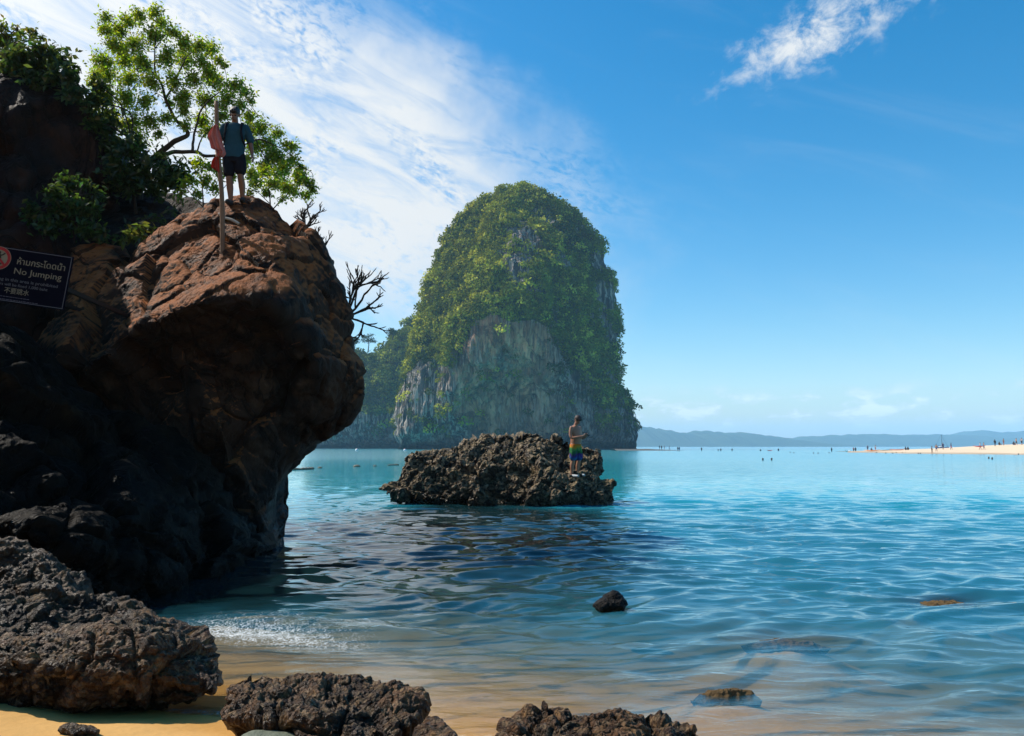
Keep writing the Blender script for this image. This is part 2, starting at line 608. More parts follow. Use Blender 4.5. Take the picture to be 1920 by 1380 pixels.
def wave_h(x, y):
    h = np.zeros(np.shape(x))
    dist = np.sqrt(x * x + y * y)
    p = np.c_[np.ravel(x), np.ravel(y), np.zeros(np.size(x))]
    wx = (perlin(p * 0.35) * 0.8).reshape(np.shape(x))
    wy = (perlin(p * 0.3 + 9) * 0.8).reshape(np.shape(x))
    for lam, th, amp, ph in WAVES:
        kk = 2 * math.pi / lam
        fade = np.clip((lam * 60 - dist) / (lam * 28), 0, 1)
        s = np.sin(0.5 * (kk * (np.cos(th) * (x + wx) + np.sin(th) * (y + wy)) + ph))
        h += 1.25 * amp * fade * (0.64 - np.abs(s)) * 2
    d = y - shore_y(x)
    return h * np.clip(0.12 + d / 3.5, 0.12, 1)


# a small breaking wave running in beside the left rocks
BR = np.array([ground(u, v)[:2] for u, v in ((330, 1170), (420, 1168), (520, 1178), (640, 1188), (760, 1204), (860, 1206), (960, 1195))])


def breaker(x, y):
    yc = np.interp(x, BR[:, 0], BR[:, 1])
    t = np.clip((x - BR[0, 0]) / (BR[-1, 0] - BR[0, 0]), 0, 1)
    env = np.where((x > BR[0, 0] - 0.4) & (x < BR[-1, 0] + 0.4), np.sin(np.clip(t * 0.94 + 0.06, 0, 1) * math.pi) ** 0.7, 0)
    p = np.c_[np.ravel(x), np.ravel(y), np.zeros(np.size(x))]
    yc = yc + (0.20 * fbm(p * np.array([1.6, 0, 0]) + 5, 3)).reshape(np.shape(x))
    q = y - yc
    prof = np.exp(-np.where(q < 0, (q / 0.10) ** 2, (q / 0.42) ** 2))
    return 0.085 * env * prof, env, q


def water_z(x, y):
    b, env, q = breaker(x, y)
    return wave_h(x, y) + b


xs = np.concatenate([-grow(13, 8800, 0.25, 1.16)[::-1], np.arange(-12.9, 15, 0.07), grow(15, 8800, 0.25, 1.16)])
ys = np.concatenate([np.arange(0.5, 3.4, 0.25), np.arange(3.5, 12, 0.036), np.arange(12, 24, 0.06), grow(24, 9200, 0.09, 1.035)])
V, Fq = sheet(xs, ys, water_z)
X, Y = V[:, 0], V[:, 1]
dep = np.clip(-bed(X, Y), 0, 20)
b_, env, q = breaker(X, Y)
pn = np.c_[X, Y, np.zeros(len(X))]
foam = env * np.clip(1 - np.abs(q + 0.30) / 0.55, 0, 1) ** 0.8 * np.clip(1.1 - 0.40 * (X - BR[0, 0]), 0.05, 1)
foam = np.maximum(foam, 0.5 * np.exp(-((dep - 0.006) / 0.006) ** 2) * (Y < 7) * (Y > 3))
foam = np.maximum(foam, 0.35 * env * np.exp(-((q - 0.3) / 0.3) ** 2))
keep = np.ones(len(X), bool)
me = np_mesh('sea_water', V, Fq)
fattr(me, 'depth', dep)
fattr(me, 'foam', foam)

m, k = new_mat('sea_water')
geo = k.n('ShaderNodeNewGeometry')
pos = geo.outputs['Position']
sp = k.n('ShaderNodeSeparateXYZ', {0: pos})
depth = k.n('ShaderNodeAttribute', attribute_name='depth').outputs['Fac']
foam_a = k.n('ShaderNodeAttribute', attribute_name='foam').outputs['Fac']
dist = k.n('ShaderNodeVectorMath', {0: pos}, operation='LENGTH').outputs['Value']
w1 = k.noise(k.stretch(pos, (0.55, 1.5, 1)), 1.3, 2, 0.5, 0.6)
w2 = k.noise(k.stretch(pos, (0.7, 2.0, 1), (0, 0, 0.25)), 4.5, 5, 0.6, 0.5)
w3 = k.noise(k.stretch(pos, (0.35, 1.0, 1), (0, 0, -0.1)), 0.45, 4, 0.5, 0.4)
r1 = k.m('ABSOLUTE', k.m('SUBTRACT', w1, 0.5))
r2 = k.m('ABSOLUTE', k.m('SUBTRACT', w2, 0.5))
hgt = k.m('ADD', k.m('MULTIPLY', r1, -0.048), k.m('ADD', k.m('MULTIPLY', r2, k.n('ShaderNodeMapRange', {'Value': dist, 'From Min': 5, 'From Max': 11, 'To Min': -0.016, 'To Max': 0.0}).outputs[0]), k.m('MULTIPLY', w3, 0.02)))
nrm = k.n('ShaderNodeBump', {'Strength': 0.8, 'Distance': 1.0, 'Height': hgt}).outputs[0]
fres = k.n('ShaderNodeFresnel', {'IOR': 1.333, 'Normal': nrm}).outputs[0]
fres = k.m('MINIMUM', fres, 0.8)
rgh = k.n('ShaderNodeMapRange', {'Value': dist, 'From Min': 15, 'From Max': 120, 'To Min': 0.012, 'To Max': 0.15}).outputs[0]
gl = k.n('ShaderNodeBsdfGlossy', {'Color': (1, 1, 1, 1), 'Roughness': rgh, 'Normal': nrm})
# the colour of the water over its bed
far = k.ramp01(k.m('ADD', dist, k.m('MULTIPLY', k.m('SUBTRACT', w3, 0.5), 14.0)), 13, 42)
# dark island and sea rock reflection and boulder shadow painted into the body colour
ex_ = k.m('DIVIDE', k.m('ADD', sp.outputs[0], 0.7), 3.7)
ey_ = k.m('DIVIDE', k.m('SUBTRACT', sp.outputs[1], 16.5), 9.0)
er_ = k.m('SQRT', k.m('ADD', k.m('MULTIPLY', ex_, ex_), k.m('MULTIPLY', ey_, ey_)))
fx_ = k.m('DIVIDE', k.m('ADD', sp.outputs[0], 3.7), 2.3)  # second ellipse paints the boulder's shadow on the water at its foot
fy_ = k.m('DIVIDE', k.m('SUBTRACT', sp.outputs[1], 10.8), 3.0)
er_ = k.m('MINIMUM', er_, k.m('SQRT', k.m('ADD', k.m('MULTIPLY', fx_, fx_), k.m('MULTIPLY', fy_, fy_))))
reef = k.ramp01(k.m('ADD', er_, k.m('MULTIPLY', k.m('SUBTRACT', k.noise(pos, 0.35, 5, 0.6), 0.5), 1.0)), 1.15, 0.65)  # mask of the painted reflection and shadow
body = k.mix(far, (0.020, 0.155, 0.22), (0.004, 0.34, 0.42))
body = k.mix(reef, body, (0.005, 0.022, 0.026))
body = k.mix(k.ramp01(dist, 260, 900), body, (0.0, 0.22, 0.36))
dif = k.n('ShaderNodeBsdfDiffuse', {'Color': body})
tr_t = k.m('POWER', 2.718, k.m('MULTIPLY', depth, -2.3))
trc = k.mix(k.ramp01(depth, 0.0, 0.6), (0.98, 0.99, 0.98), (0.55, 0.86, 0.88))
tra = k.n('ShaderNodeBsdfTransparent', {'Color': trc})
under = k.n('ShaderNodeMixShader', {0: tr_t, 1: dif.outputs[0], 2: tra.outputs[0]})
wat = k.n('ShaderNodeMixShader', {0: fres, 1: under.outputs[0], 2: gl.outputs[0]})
fn = k.noise(pos, 22.0, 9, 0.8, 1.0)
fv = k.voro(k.stretch(pos, (1, 1, 1)), 34.0, 'DISTANCE_TO_EDGE')
fm = k.m('MULTIPLY', k.ramp01(k.m('ADD', k.m('SUBTRACT', fn, k.m('MULTIPLY', fv, 0.5)), k.m('MULTIPLY', foam_a, 0.42)), 0.55, 0.90), k.ramp01(foam_a, 0.03, 0.3))
fo = k.n('ShaderNodeBsdfDiffuse', {'Color': (0.75, 0.78, 0.78, 1)})
full = k.n('ShaderNodeMixShader', {0: k.m('MULTIPLY', fm, 0.9), 1: wat.outputs[0], 2: fo.outputs[0]})
k.n('ShaderNodeOutputMaterial', {'Surface': full.outputs[0]})
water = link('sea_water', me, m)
tag(water, kind='structure')

# ------------------------------------------------------------------ rocks
def displace(V, n, amps, seed, aniso=(1, 1, 1), blocks=()):
    """amps: list of (frequency, amplitude, ridged, octaves)."""
    d = 0
    p = V * np.asarray(aniso)
    for i, (fr, am, ri, oc) in enumerate(amps):
        d = d + am * fbm(p * fr + 31.7 * seed + 7.1 * i, oc, 0.52, ri)
    for fr, am, ck in blocks:
        hh, e = facets(p * fr + 5.3 * seed)
        d = d + am * np.clip(hh, -1.2, 1.2) - ck * np.exp(-(e / 0.07) ** 2)
    d = d - d.mean()
    return V + d[:, None] * n


def rock(name, mat, outline, center, controls, back, bulge, amps, res, label, cat, seed, edge_p=3.0, smooth=2, aniso=(1, 1, 1), group=None, blocks=()):
    O = pxo(outline)
    C = at(*center)
    ctr = [at(*c) for c in controls]
    V, Q, T, n, nF = loft(O, C, ctr, back, bulge, *res, edge_p=edge_p, smooth=smooth)
    V = displace(V, n, amps, seed, aniso, blocks)
    org = np.array([V[:, 0].mean(), V[:, 1].mean(), V[:, 2].min()])
    o = mesh_at(name, V, [Q, T], mat, org)
    tag(o, label, cat, group)
    return o, V, Q, T


# the big overhanging boulder
B_OUT = [(60, 700, 14.6), (85, 650, 14.6), (120, 590, 14.8), (150, 535, 14.9), (200, 500, 15), (245, 460, 15), (290, 432, 15), (350, 408, 15), (405, 388, 15),
         (440, 376, 15), (475, 371, 15), (505, 378, 15), (545, 408, 15), (585, 440, 15), (606, 465, 15), (626, 505, 15), (640, 545, 15), (654, 600, 15),
         (664, 650, 15), (677, 685, 15), (683, 715, 15), (672, 752, 15), (655, 785, 15), (632, 808, 15), (612, 826, 15), (588, 832, 14.9), (574, 852, 14.8),
         (548, 872, 14.6), (530, 902, 14.4), (514, 932, 14.2), (503, 968, 14), (506, 1000, 13.8), (514, 1030, 13.6), (505, 1080, 13.5), (380, 1100, 13.6), (200, 1060, 13.8), (90, 900, 14.2)]
B_RIDGE = [(100, 690, 13.3), (152, 705, 13.0), (198, 674, 12.8), (249, 640, 12.6), (304, 624, 12.5), (345, 612, 12.45), (386, 600, 12.4), (416, 585, 12.35), (465, 577, 12.35), (512, 573, 12.4), (538, 610, 12.6), (552, 655, 12.8), (600, 690, 13.3)]
B_CTR = B_RIDGE + [(u + 2, v + 34, D + 0.55) for u, v, D in B_RIDGE[1:-1]] + [(u + 2, v + 80, D + 0.85) for u, v, D in B_RIDGE[1:-2:2]] + [
         (450, 400, 14.5), (400, 440, 13.9), (300, 490, 13.9), (200, 560, 13.8), (500, 440, 14.1), (560, 470, 14.2), (600, 560, 14.0), (575, 600, 13.5), (640, 640, 14.1), (625, 700, 13.7),
         (400, 520, 13.2), (500, 520, 13.2), (300, 560, 13.2), (180, 640, 13.3), (430, 475, 13.8), (470, 480, 13.6),
         (560, 780, 13.8), (450, 800, 13.6), (330, 800, 13.6), (500, 870, 13.9), (420, 900, 13.8), (460, 980, 13.6), (350, 980, 13.6)]
boulder, BV, BQ, BT = rock('boulder', M_BOULDER, B_OUT, (410, 700, 14.6), B_CTR, 2.4, (0, -1, 0),
                           [(0.55, 0.08, True, 3), (2.2, 0.05, True, 5), (7.0, 0.025, True, 4)], (700, 280, 40),
                           'huge reddish boulder overhanging the water with a man standing on top', 'boulder', 1, edge_p=4.0, aniso=(1, 1, 0.8), blocks=((0.62, 0.22, 0.06), (1.5, 0.06, 0.03)))
B_BVH = bvh_of(BV, BQ, BT)

S_OUT = [(-420, 470, 10.5), (-150, 560, 10.6), (0, 628, 10.8), (40, 645, 10.9), (82, 680, 11), (112, 705, 11), (150, 718, 11.2), (200, 742, 11.4), (250, 768, 11.6), (300, 806, 11.9),
         (335, 836, 12.1), (385, 880, 12.4), (430, 925, 12.7), (470, 965, 13), (500, 990, 13.2), (516, 1018, 13.2), (512, 1040, 12.9), (470, 1062, 12), (390, 1092, 10.6),
         (300, 1118, 9.8), (200, 1150, 9.0), (60, 1190, 8.2), (-200, 1220, 7.6), (-450, 1200, 7.6)]
S_CTR = [(-200, 680, 9.6), (0, 700, 9.9), (80, 740, 10.0), (180, 800, 10.2), (280, 860, 10.6), (380, 930, 11.3), (470, 1000, 12.4),
         (-200, 850, 8.6), (20, 860, 8.9), (150, 900, 9.1), (280, 960, 9.6), (390, 1020, 10.6), (0, 1020, 8.1), (150, 1040, 8.4), (280, 1060, 9.2), (-250, 1050, 7.7)]
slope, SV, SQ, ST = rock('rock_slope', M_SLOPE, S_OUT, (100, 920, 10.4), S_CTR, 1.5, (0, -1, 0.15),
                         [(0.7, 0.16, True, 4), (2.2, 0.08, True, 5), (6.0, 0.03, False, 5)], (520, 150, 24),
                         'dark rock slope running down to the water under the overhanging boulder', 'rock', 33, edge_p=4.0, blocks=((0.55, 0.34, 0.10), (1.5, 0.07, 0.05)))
S_BVH = bvh_of(SV, SQ, ST)

# cliff at the upper left and the soil bank between it and the boulder
C_OUT = [(-700, 100, 18), (-300, 95, 18), (0, 120, 17.5), (60, 132, 17.5), (100, 150, 17.5), (135, 185, 17.5), (165, 225, 17.5), (190, 265, 17.5), (203, 300, 17.5),
         (205, 335, 17.5), (200, 360, 17.5), (205, 420, 17.2), (210, 520, 16.8), (190, 650, 16.6), (60, 800, 16.4), (-300, 900, 16.4), (-700, 800, 16.4)]
C_CTR = [(-400, 250, 15.6), (0, 200, 16.2), (100, 230, 16.3), (150, 300, 16.6), (-100, 350, 15.4), (60, 350, 15.6), (120, 400, 15.6), (-200, 520, 14.2), (60, 500, 14.6), (130, 560, 15.0), (-100, 700, 13.5)]
cliff, CV, CQ, CT = rock('cliff', M_CLIFF, C_OUT, (-150, 430, 17), C_CTR, 3.0, (0, -1, 0),
                         [(0.35, 0.25, True, 4), (1.2, 0.14, True, 5), (4.0, 0.05, False, 5)], (420, 110, 20),
                         'dark brown cliff with leafy bushes along its top edge', 'cliff', 3, edge_p=4.0, blocks=((0.5, 0.35, 0.1), (1.3, 0.12, 0.06)))
C_BVH = bvh_of(CV, CQ, CT)
W_YZ = [(18, 9.7), (15, 9.4), (12.6, 8.9), (11.2, 7.9), (10.2, 6.4), (9.5, 4.6), (9.1, 2.2), (9.1, -1), (13, -1), (18, -1)]
WO = np.array([(-11.6, y, z) for y, z in W_YZ])
V, Q, T, n, nF = loft(WO, (-11.6, 14, 4), [(-10.6, 16, 6), (-10.4, 13, 6), (-10.4, 12, 3), (-10.5, 16, 2)], 3.5, (1, 0, 0), 260, 70, 14, edge_p=4.0)
V = displace(V, n, [(0.35, 0.25, True, 4), (1.2, 0.14, True, 5)], 15)
tag(mesh_at('cliff', V, [Q, T], M_CLIFF, (-11.6, 14, -1)), 'shaded cliff wall running on beside the warning sign and rock slope', 'cliff')
K_OUT = [(120, 380, 19), (200, 352, 19), (240, 362, 19), (300, 360, 19), (345, 368, 19), (380, 382, 18.5), (420, 396, 18), (470, 420, 17.5), (520, 470, 17), (500, 600, 16.5), (300, 650, 16.2), (120, 640, 16.2), (90, 500, 17)]
K_CTR = [(200, 400, 17.8), (300, 400, 18.0), (380, 410, 17.6), (180, 460, 16.0), (250, 470, 15.7), (320, 470, 16), (200, 540, 15.6), (300, 560, 15.6), (420, 500, 16.5)]
bank, KV, KQ, KT = rock('soil_bank', M_CLIFF, K_OUT, (290, 480, 17.6), K_CTR, 1.6, (0, -1, 0.1),
                        [(0.6, 0.16, True, 4), (2.0, 0.08, True, 5), (6.0, 0.03, False, 4)], (300, 80, 14),
                        'brown soil bank between the cliff and the top of the boulder', 'bank', 4, edge_p=4.0)
L_OUT = [(135, 470, 15.2), (150, 462, 15.2), (200, 460, 15.3), (235, 468, 15.3), (243, 495, 15.1), (215, 525, 15), (170, 560, 14.8), (140, 560, 14.8), (132, 510, 15)]
ledge, *_ = rock('rock_block', M_BOULDER, L_OUT, (185, 505, 15.1), [(185, 480, 14.7), (185, 510, 14.3), (160, 520, 14.4), (210, 500, 14.5)], 0.8, (0, -1, 0.1),
                 [(1.2, 0.06, True, 4), (4.0, 0.03, False, 5)], (180, 50, 12),
                 'flat topped reddish rock block right of the warning sign', 'rock', 5, edge_p=6.0, blocks=((1.5, 0.06, 0.03),))

# rocks in the foreground
ROUGH = [(1.3, 0.075, True, 4), (4.5, 0.050, True, 5), (15.0, 0.020, True, 4)]
F1_OUT = [(-420, 1000, 7.0), (-150, 985, 6.9), (0, 1014, 6.7), (36, 1010, 6.6), (78, 1030, 6.5), (112, 1056, 6.4), (142, 1086, 6.3), (172, 1114, 6.2), (215, 1130, 6.1), (268, 1150, 6.0),
          (292, 1180, 5.9), (240, 1230, 5.6), (100, 1260, 5.3), (-150, 1290, 5.1), (-420, 1290, 5.1)]
F1_CTR = [(-150, 1040, 6.2), (30, 1060, 6.1), (100, 1100, 5.95), (170, 1150, 5.8), (20, 1150, 5.6), (-150, 1180, 5.5), (100, 1200, 5.45)]
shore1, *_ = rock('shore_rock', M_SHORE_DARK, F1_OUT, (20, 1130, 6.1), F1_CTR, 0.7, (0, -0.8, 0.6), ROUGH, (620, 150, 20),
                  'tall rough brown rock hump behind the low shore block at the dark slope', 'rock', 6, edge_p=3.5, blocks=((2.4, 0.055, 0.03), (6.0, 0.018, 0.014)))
F2_OUT = [(-420, 1190, 5.9), (-100, 1185, 5.9), (0, 1190, 5.9), (60, 1185, 5.9), (130, 1180, 5.9), (200, 1172, 5.9), (270, 1160, 5.9), (330, 1158, 5.9), (366, 1180, 5.8), (386, 1208, 5.65), (400, 1240, 5.5),
          (412, 1270, 5.35), (402, 1292, 5.25), (370, 1310, 5.2), (330, 1322, 5.15), (200, 1334, 5.08), (60, 1336, 5.06), (-150, 1340, 5.05), (-420, 1345, 5.05)]
F2_CTR = [(-150, 1222, 5.05), (60, 1226, 5.05), (180, 1218, 5.08), (300, 1204, 5.2), (350, 1220, 5.25), (100, 1265, 4.98), (220, 1265, 5.0), (320, 1260, 5.1), (100, 1310, 5.02), (220, 1308, 5.05), (320, 1300, 5.12), (-150, 1290, 5.0), (380, 1270, 5.2)]
shore2, *_ = rock('shore_rock', M_SHORE, F2_OUT, (150, 1255, 5.15), F2_CTR, 0.35, (0, -0.95, 0.3), ROUGH, (640, 140, 20),
                  'broad low brown rock block with a shaded front face on the sand', 'rock', 7, edge_p=5.0, blocks=((2.4, 0.055, 0.03), (6.0, 0.018, 0.014)))
F3_OUT = [(414, 1352, 4.55), (416, 1322, 4.75), (428, 1292, 4.95), (450, 1270, 5.1), (500, 1262, 5.15), (560, 1262, 5.15), (605, 1276, 5.1), (645, 1268, 5.15), (700, 1270, 5.12), (750, 1284, 5.05),
          (786, 1306, 4.9), (789, 1336, 4.7), (772, 1362, 4.5), (735, 1382, 4.4), (680, 1402, 4.25), (600, 1404, 4.25), (566, 1388, 4.35), (540, 1362, 4.5), (480, 1356, 4.53)]
F3_CTR = [(470, 1295, 4.8), (540, 1290, 4.82), (640, 1300, 4.74), (720, 1300, 4.8), (460, 1330, 4.58), (540, 1330, 4.56), (640, 1345, 4.42), (730, 1340, 4.5), (650, 1385, 4.25)]
shore3, *_ = rock('shore_rock', M_SHORE, F3_OUT, (605, 1330, 4.75), F3_CTR, 0.2, (0, -0.62, 0.78), ROUGH, (620, 130, 16),
                  'rough brown rock standing where the sand meets the water', 'rock', 8, edge_p=3.5, blocks=((2.4, 0.055, 0.03), (6.0, 0.018, 0.014)))
F4_OUT = [(932, 1400, 4.2), (940, 1352, 4.42), (965, 1340, 4.48), (1005, 1330, 4.52), (1040, 1324, 4.55), (1072, 1336, 4.5), (1120, 1326, 4.53), (1180, 1326, 4.53), (1215, 1336, 4.48), (1268, 1356, 4.38),
          (1300, 1368, 4.32), (1335, 1392, 4.2), (1320, 1440, 4.0), (1120, 1460, 3.9), (960, 1440, 4.0)]
F4_CTR = [(990, 1365, 4.25), (1080, 1360, 4.25), (1180, 1360, 4.25), (1250, 1380, 4.2), (1000, 1410, 4.05), (1120, 1410, 4.02), (1250, 1410, 4.05)]
shore4, *_ = rock('shore_rock', M_SHORE, F4_OUT, (1120, 1390, 4.25), F4_CTR, 0.15, (0, -0.6, 0.8), ROUGH, (560, 100, 14),
                  'wet brown rock lying alone in the shallow clear water', 'rock', 9, edge_p=3.5, blocks=((2.4, 0.055, 0.03), (6.0, 0.018, 0.014)))
F5_OUT = [(766, 1400, 4.25), (778, 1370, 4.35), (800, 1352, 4.45), (822, 1348, 4.46), (838, 1364, 4.4), (858, 1386, 4.28), (850, 1410, 4.2), (800, 1415, 4.18)]
shore5, *_ = rock('small_rock', M_SHORE, F5_OUT, (812, 1382, 4.32), [(812, 1370, 4.25), (805, 1392, 4.18), (830, 1390, 4.2)], 0.1, (0, -0.62, 0.78),
                  [(5.0, 0.025, True, 4), (14.0, 0.012, True, 4)], (160, 40, 10), 'small wet rock beside the rough brown rock at the waterline', 'rock', 10)
F6_OUT = [(450, 1384, 4.42), (470, 1374, 4.47), (510, 1371, 4.48), (550, 1375, 4.46), (566, 1386, 4.4), (540, 1402, 4.3), (480, 1402, 4.3)]
shore6, *_ = rock('flat_stone', simple_mat('green_grey_stone', (0.10, 0.115, 0.08), 0.7, 0.3, 0.35, 30, 0.6), F6_OUT, (508, 1388, 4.39), [(508, 1384, 4.34)], 0.06, (0, -0.5, 0.85),
                  [(5.0, 0.012, False, 4)], (90, 20, 8), 'flat grey green stone lying on the sand', 'stone', 11)
F7_OUT = [(108, 1370, 4.55), (120, 1361, 4.6), (140, 1357, 4.62), (155, 1363, 4.6), (175, 1362, 4.6), (188, 1369, 4.55), (180, 1376, 4.5), (140, 1378, 4.5)]
shore7, *_ = rock('small_rock', M_SHORE, F7_OUT, (148, 1368, 4.55), [(135, 1366, 4.5), (165, 1369, 4.5)], 0.05, (0, -0.5, 0.85),
                  [(9.0, 0.015, True, 4), (25.0, 0.006, True, 3)], (110, 24, 8), 'low broken stone on the sunlit sand in front of the shore block', 'stone', 12)
F8_OUT = [(1114, 1136, 8.5), (1121, 1126, 8.55), (1133, 1116, 8.6), (1147, 1108, 8.6), (1159, 1111, 8.6), (1169, 1120, 8.55), (1177, 1131, 8.5), (1170, 1144, 8.45), (1125, 1146, 8.45)]
black, *_ = rock('small_rock', M_BLACK, F8_OUT, (1147, 1128, 8.55), [(1147, 1120, 8.42), (1147, 1132, 8.38)], 0.2, (0, -0.9, 0.4),
                 [(4.0, 0.03, True, 4), (12.0, 0.015, True, 4)], (140, 36, 10), 'small black wet rock poking out of the sea', 'rock', 13)

# the rock in the sea
R_OUT = [(708, 917, 24.4), (718, 905, 24.5), (734, 888, 24.6), (752, 868, 24.8), (755, 852, 24.9), (775, 846, 25), (800, 843, 25), (830, 842, 25.1), (852, 838, 25.1), (868, 830, 25.2), (885, 824, 25.2), (905, 818, 25.3), (940, 808, 25.3),
         (965, 804, 25.3), (990, 806, 25.3), (1012, 814, 25.3), (1026, 826, 25.2), (1045, 823, 25.1), (1060, 826, 25), (1072, 840, 25), (1100, 838, 25), (1112, 842, 25), (1118, 852, 24.9), (1128, 855, 24.8),
         (1133, 862, 24.7), (1128, 868, 24.6), (1130, 898, 24.3), (1140, 905, 24.1), (1154, 908, 24), (1152, 918, 23.9), (1150, 935, 23.8), (1140, 952, 23.6), (1100, 960, 23.4), (1000, 962, 23.4), (880, 958, 23.5), (790, 955, 23.6), (752, 935, 24)]
R_CTR = [(800, 865, 24.4), (900, 840, 24.7), (970, 825, 24.9), (1050, 845, 24.6), (1100, 860, 24.5), (770, 900, 23.9), (860, 880, 23.9), (950, 865, 24.1), (1010, 870, 23.9),
         (1060, 900, 23.2), (1110, 910, 23.2), (1082, 898, 23.1), (800, 930, 23.4), (880, 920, 23.3), (960, 910, 23.3), (960, 945, 23.2), (1060, 940, 22.8), (1130, 935, 23.1), (880, 950, 23.2), (800, 950, 23.4)]
searock, RV, RQ, RT = rock('sea_rock', M_SEAROCK, R_OUT, (950, 890, 24.4), R_CTR, 1.6, (0, -1, 0.1),
                           [(0.75, 0.22, True, 3), (2.4, 0.13, True, 4), (7.5, 0.075, True, 4)], (900, 190, 24),
                           'oyster crusted dark rock island in the sea carrying a shirtless man', 'rock', 14, edge_p=4.0, smooth=1, blocks=((0.7, 0.28, 0.12), (2.0, 0.10, 0.06)))
R_BVH = bvh_of(RV, RQ, RT)

# reef tops just awash
for pts, D, lab, sd in (([(1690, 1128), (1730, 1122), (1780, 1114), (1820, 1122), (1845, 1130), (1800, 1138), (1740, 1136)], 8.9, 'dark reef patch just breaking the surface far right of the black rock', 21),
                        ([(1385, 1197), (1430, 1192), (1500, 1196), (1560, 1202), (1520, 1208), (1440, 1206)], 7.1, 'long brown reef patch under the clear shallow water', 22),
                        ([(1290, 1298), (1330, 1292), (1390, 1291), (1432, 1296), (1400, 1304), (1330, 1305)], 5.5, 'small brown reef top awash behind the lone wet rock', 23)):
    O = np.array([ground(u, v, 0.0) for u, v in pts])
    c0 = O.mean(0)
    O = c0 + (O - c0) * np.array([1.0, 0.9, 1])
    O[:, 2] = -0.06
    c0[2] = O[:, 2].mean()
    V, Q, T, n, nF = loft(O, c0, [c0 + np.array([0, 0, (0.025 if sd == 23 else 0.0) - c0[2]])], 0.1, (0, -0.02, 1), 200, 60, 10, edge_p=2.2, gq=1.0)
    V = displace(V, n, [(3.0, 0.035, True, 4), (11.0, 0.02, True, 3)], sd)
    tag(mesh_at('reef_rock', V, [Q, T], M_SUNK, c0), lab, 'rock')

# ------------------------------------------------------------------ foliage
def leaf_mat(name, trans=0.5, gloss=0.025):
    m, k = new_mat(name)
    col = k.n('ShaderNodeAttribute', attribute_name='col').outputs['Color']
    d = k.n('ShaderNodeBsdfDiffuse', {'Color': col})
    tcol = k.n('ShaderNodeHueSaturation', {'Hue': 0.485, 'Saturation': 1.15, 'Value': 1.9, 'Color': col}).outputs[0]
    t = k.n('ShaderNodeBsdfTranslucent', {'Color': tcol})
    a = k.n('ShaderNodeMixShader', {0: trans, 1: d.outputs[0], 2: t.outputs[0]})
    g = k.n('ShaderNodeBsdfGlossy', {'Color': (1, 1, 1, 1), 'Roughness': 0.35})
    b = k.n('ShaderNodeMixShader', {0: gloss, 1: a.outputs[0], 2: g.outputs[0]})
    k.n('ShaderNodeOutputMaterial', {'Surface': b.outputs[0]})
    return m


M_LEAF = leaf_mat('broad_leaf', 0.5)
M_JUNGLE = leaf_mat('jungle_leaf', 0.12, 0.0)


def leaves(P, size, axis_dir=None, up_bias=0.5, droop=0.0, width=0.5, face=None):
    """Diamond leaves folded at the midrib, one per row of P; returns V, F."""
    n = len(P)
    size = np.broadcast_to(size, (n,))
    d = rng.normal(size=(n, 3))
    if axis_dir is not None:
        d = d * 0.7 + axis_dir
    d[:, 2] -= droop
    d /= np.linalg.norm(d, axis=1)[:, None]
    nn = rng.normal(size=(n, 3)) * (1 - up_bias)
    if face is None:
        nn[:, 2] += up_bias
    else:
        nn = nn * 0.55 + face
    nn -= (nn * d).sum(1)[:, None] * d
    nn /= np.linalg.norm(nn, axis=1)[:, None] + 1e-9
    s = np.cross(d, nn)
    L = size[:, None]
    a = P
    b = P + d * L * 0.45 + s * L * width * 0.5 + nn * L * 0.06
    c = P + d * L - nn * L * 0.10
    e = P + d * L * 0.45 - s * L * width * 0.5 + nn * L * 0.06
    V = np.stack([a, b, c, e], 1).reshape(-1, 3)
    i = np.arange(n)[:, None] * 4
    F = np.concatenate([i + np.array([[0, 1, 2]]), i + np.array([[0, 2, 3]])])
    return V, F


def leaf_colors(n, base, var=0.35, yellow=0.0):
    base = np.asarray(base, float)
    c = base[None] * np.exp(rng.normal(0, var, size=(n, 1)))
    c[:, 0] *= np.exp(rng.normal(0, 0.18, size=n)) * (1 + yellow * rng.random(n))
    return np.repeat(np.clip(c, 0, 0.6), 4, axis=0)


def tube(path, radii, seg=6):
    P = np.asarray(path, float)
    n = len(P)
    T = np.gradient(P, axis=0)
    T /= np.linalg.norm(T, axis=1)[:, None] + 1e-9
    ref = np.array([0.31, 0.9, 0.27])
    V = []
    for i in range(n):
        a = np.cross(T[i], ref)
        a /= np.linalg.norm(a) + 1e-9
        b = np.cross(T[i], a)
        for j in range(seg):
            t = 2 * math.pi * j / seg
            V.append(P[i] + radii[i] * (math.cos(t) * a + math.sin(t) * b))
    F = []
    for i in range(n - 1):
        for j in range(seg):
            F.append((i * seg + j, i * seg + (j + 1) % seg, (i + 1) * seg + (j + 1) % seg, (i + 1) * seg + j))
    # end caps as quads
    def cap(o, rev):
        for j in range(1, seg - 2, 2):
            f = (o, o + j, o + j + 1, o + j + 2)
            F.append(f[::-1] if rev else f)
    if seg % 2 == 0:
        cap(0, True)
        cap((n - 1) * seg, False)
    return np.array(V), np.array(F)


class Build:
    def __init__(self):
        self.V, self.F, self.n = [], [], 0

    def add(self, V, F):
        self.V.append(np.asarray(V, float))
        self.F.append(np.asarray(F) + self.n)
        self.n += len(V)

    def out(self):
        byw = {}
        for f in self.F:
            byw.setdefault(f.shape[1], []).append(f)
        return np.concatenate(self.V), [np.concatenate(x) for x in byw.values()]


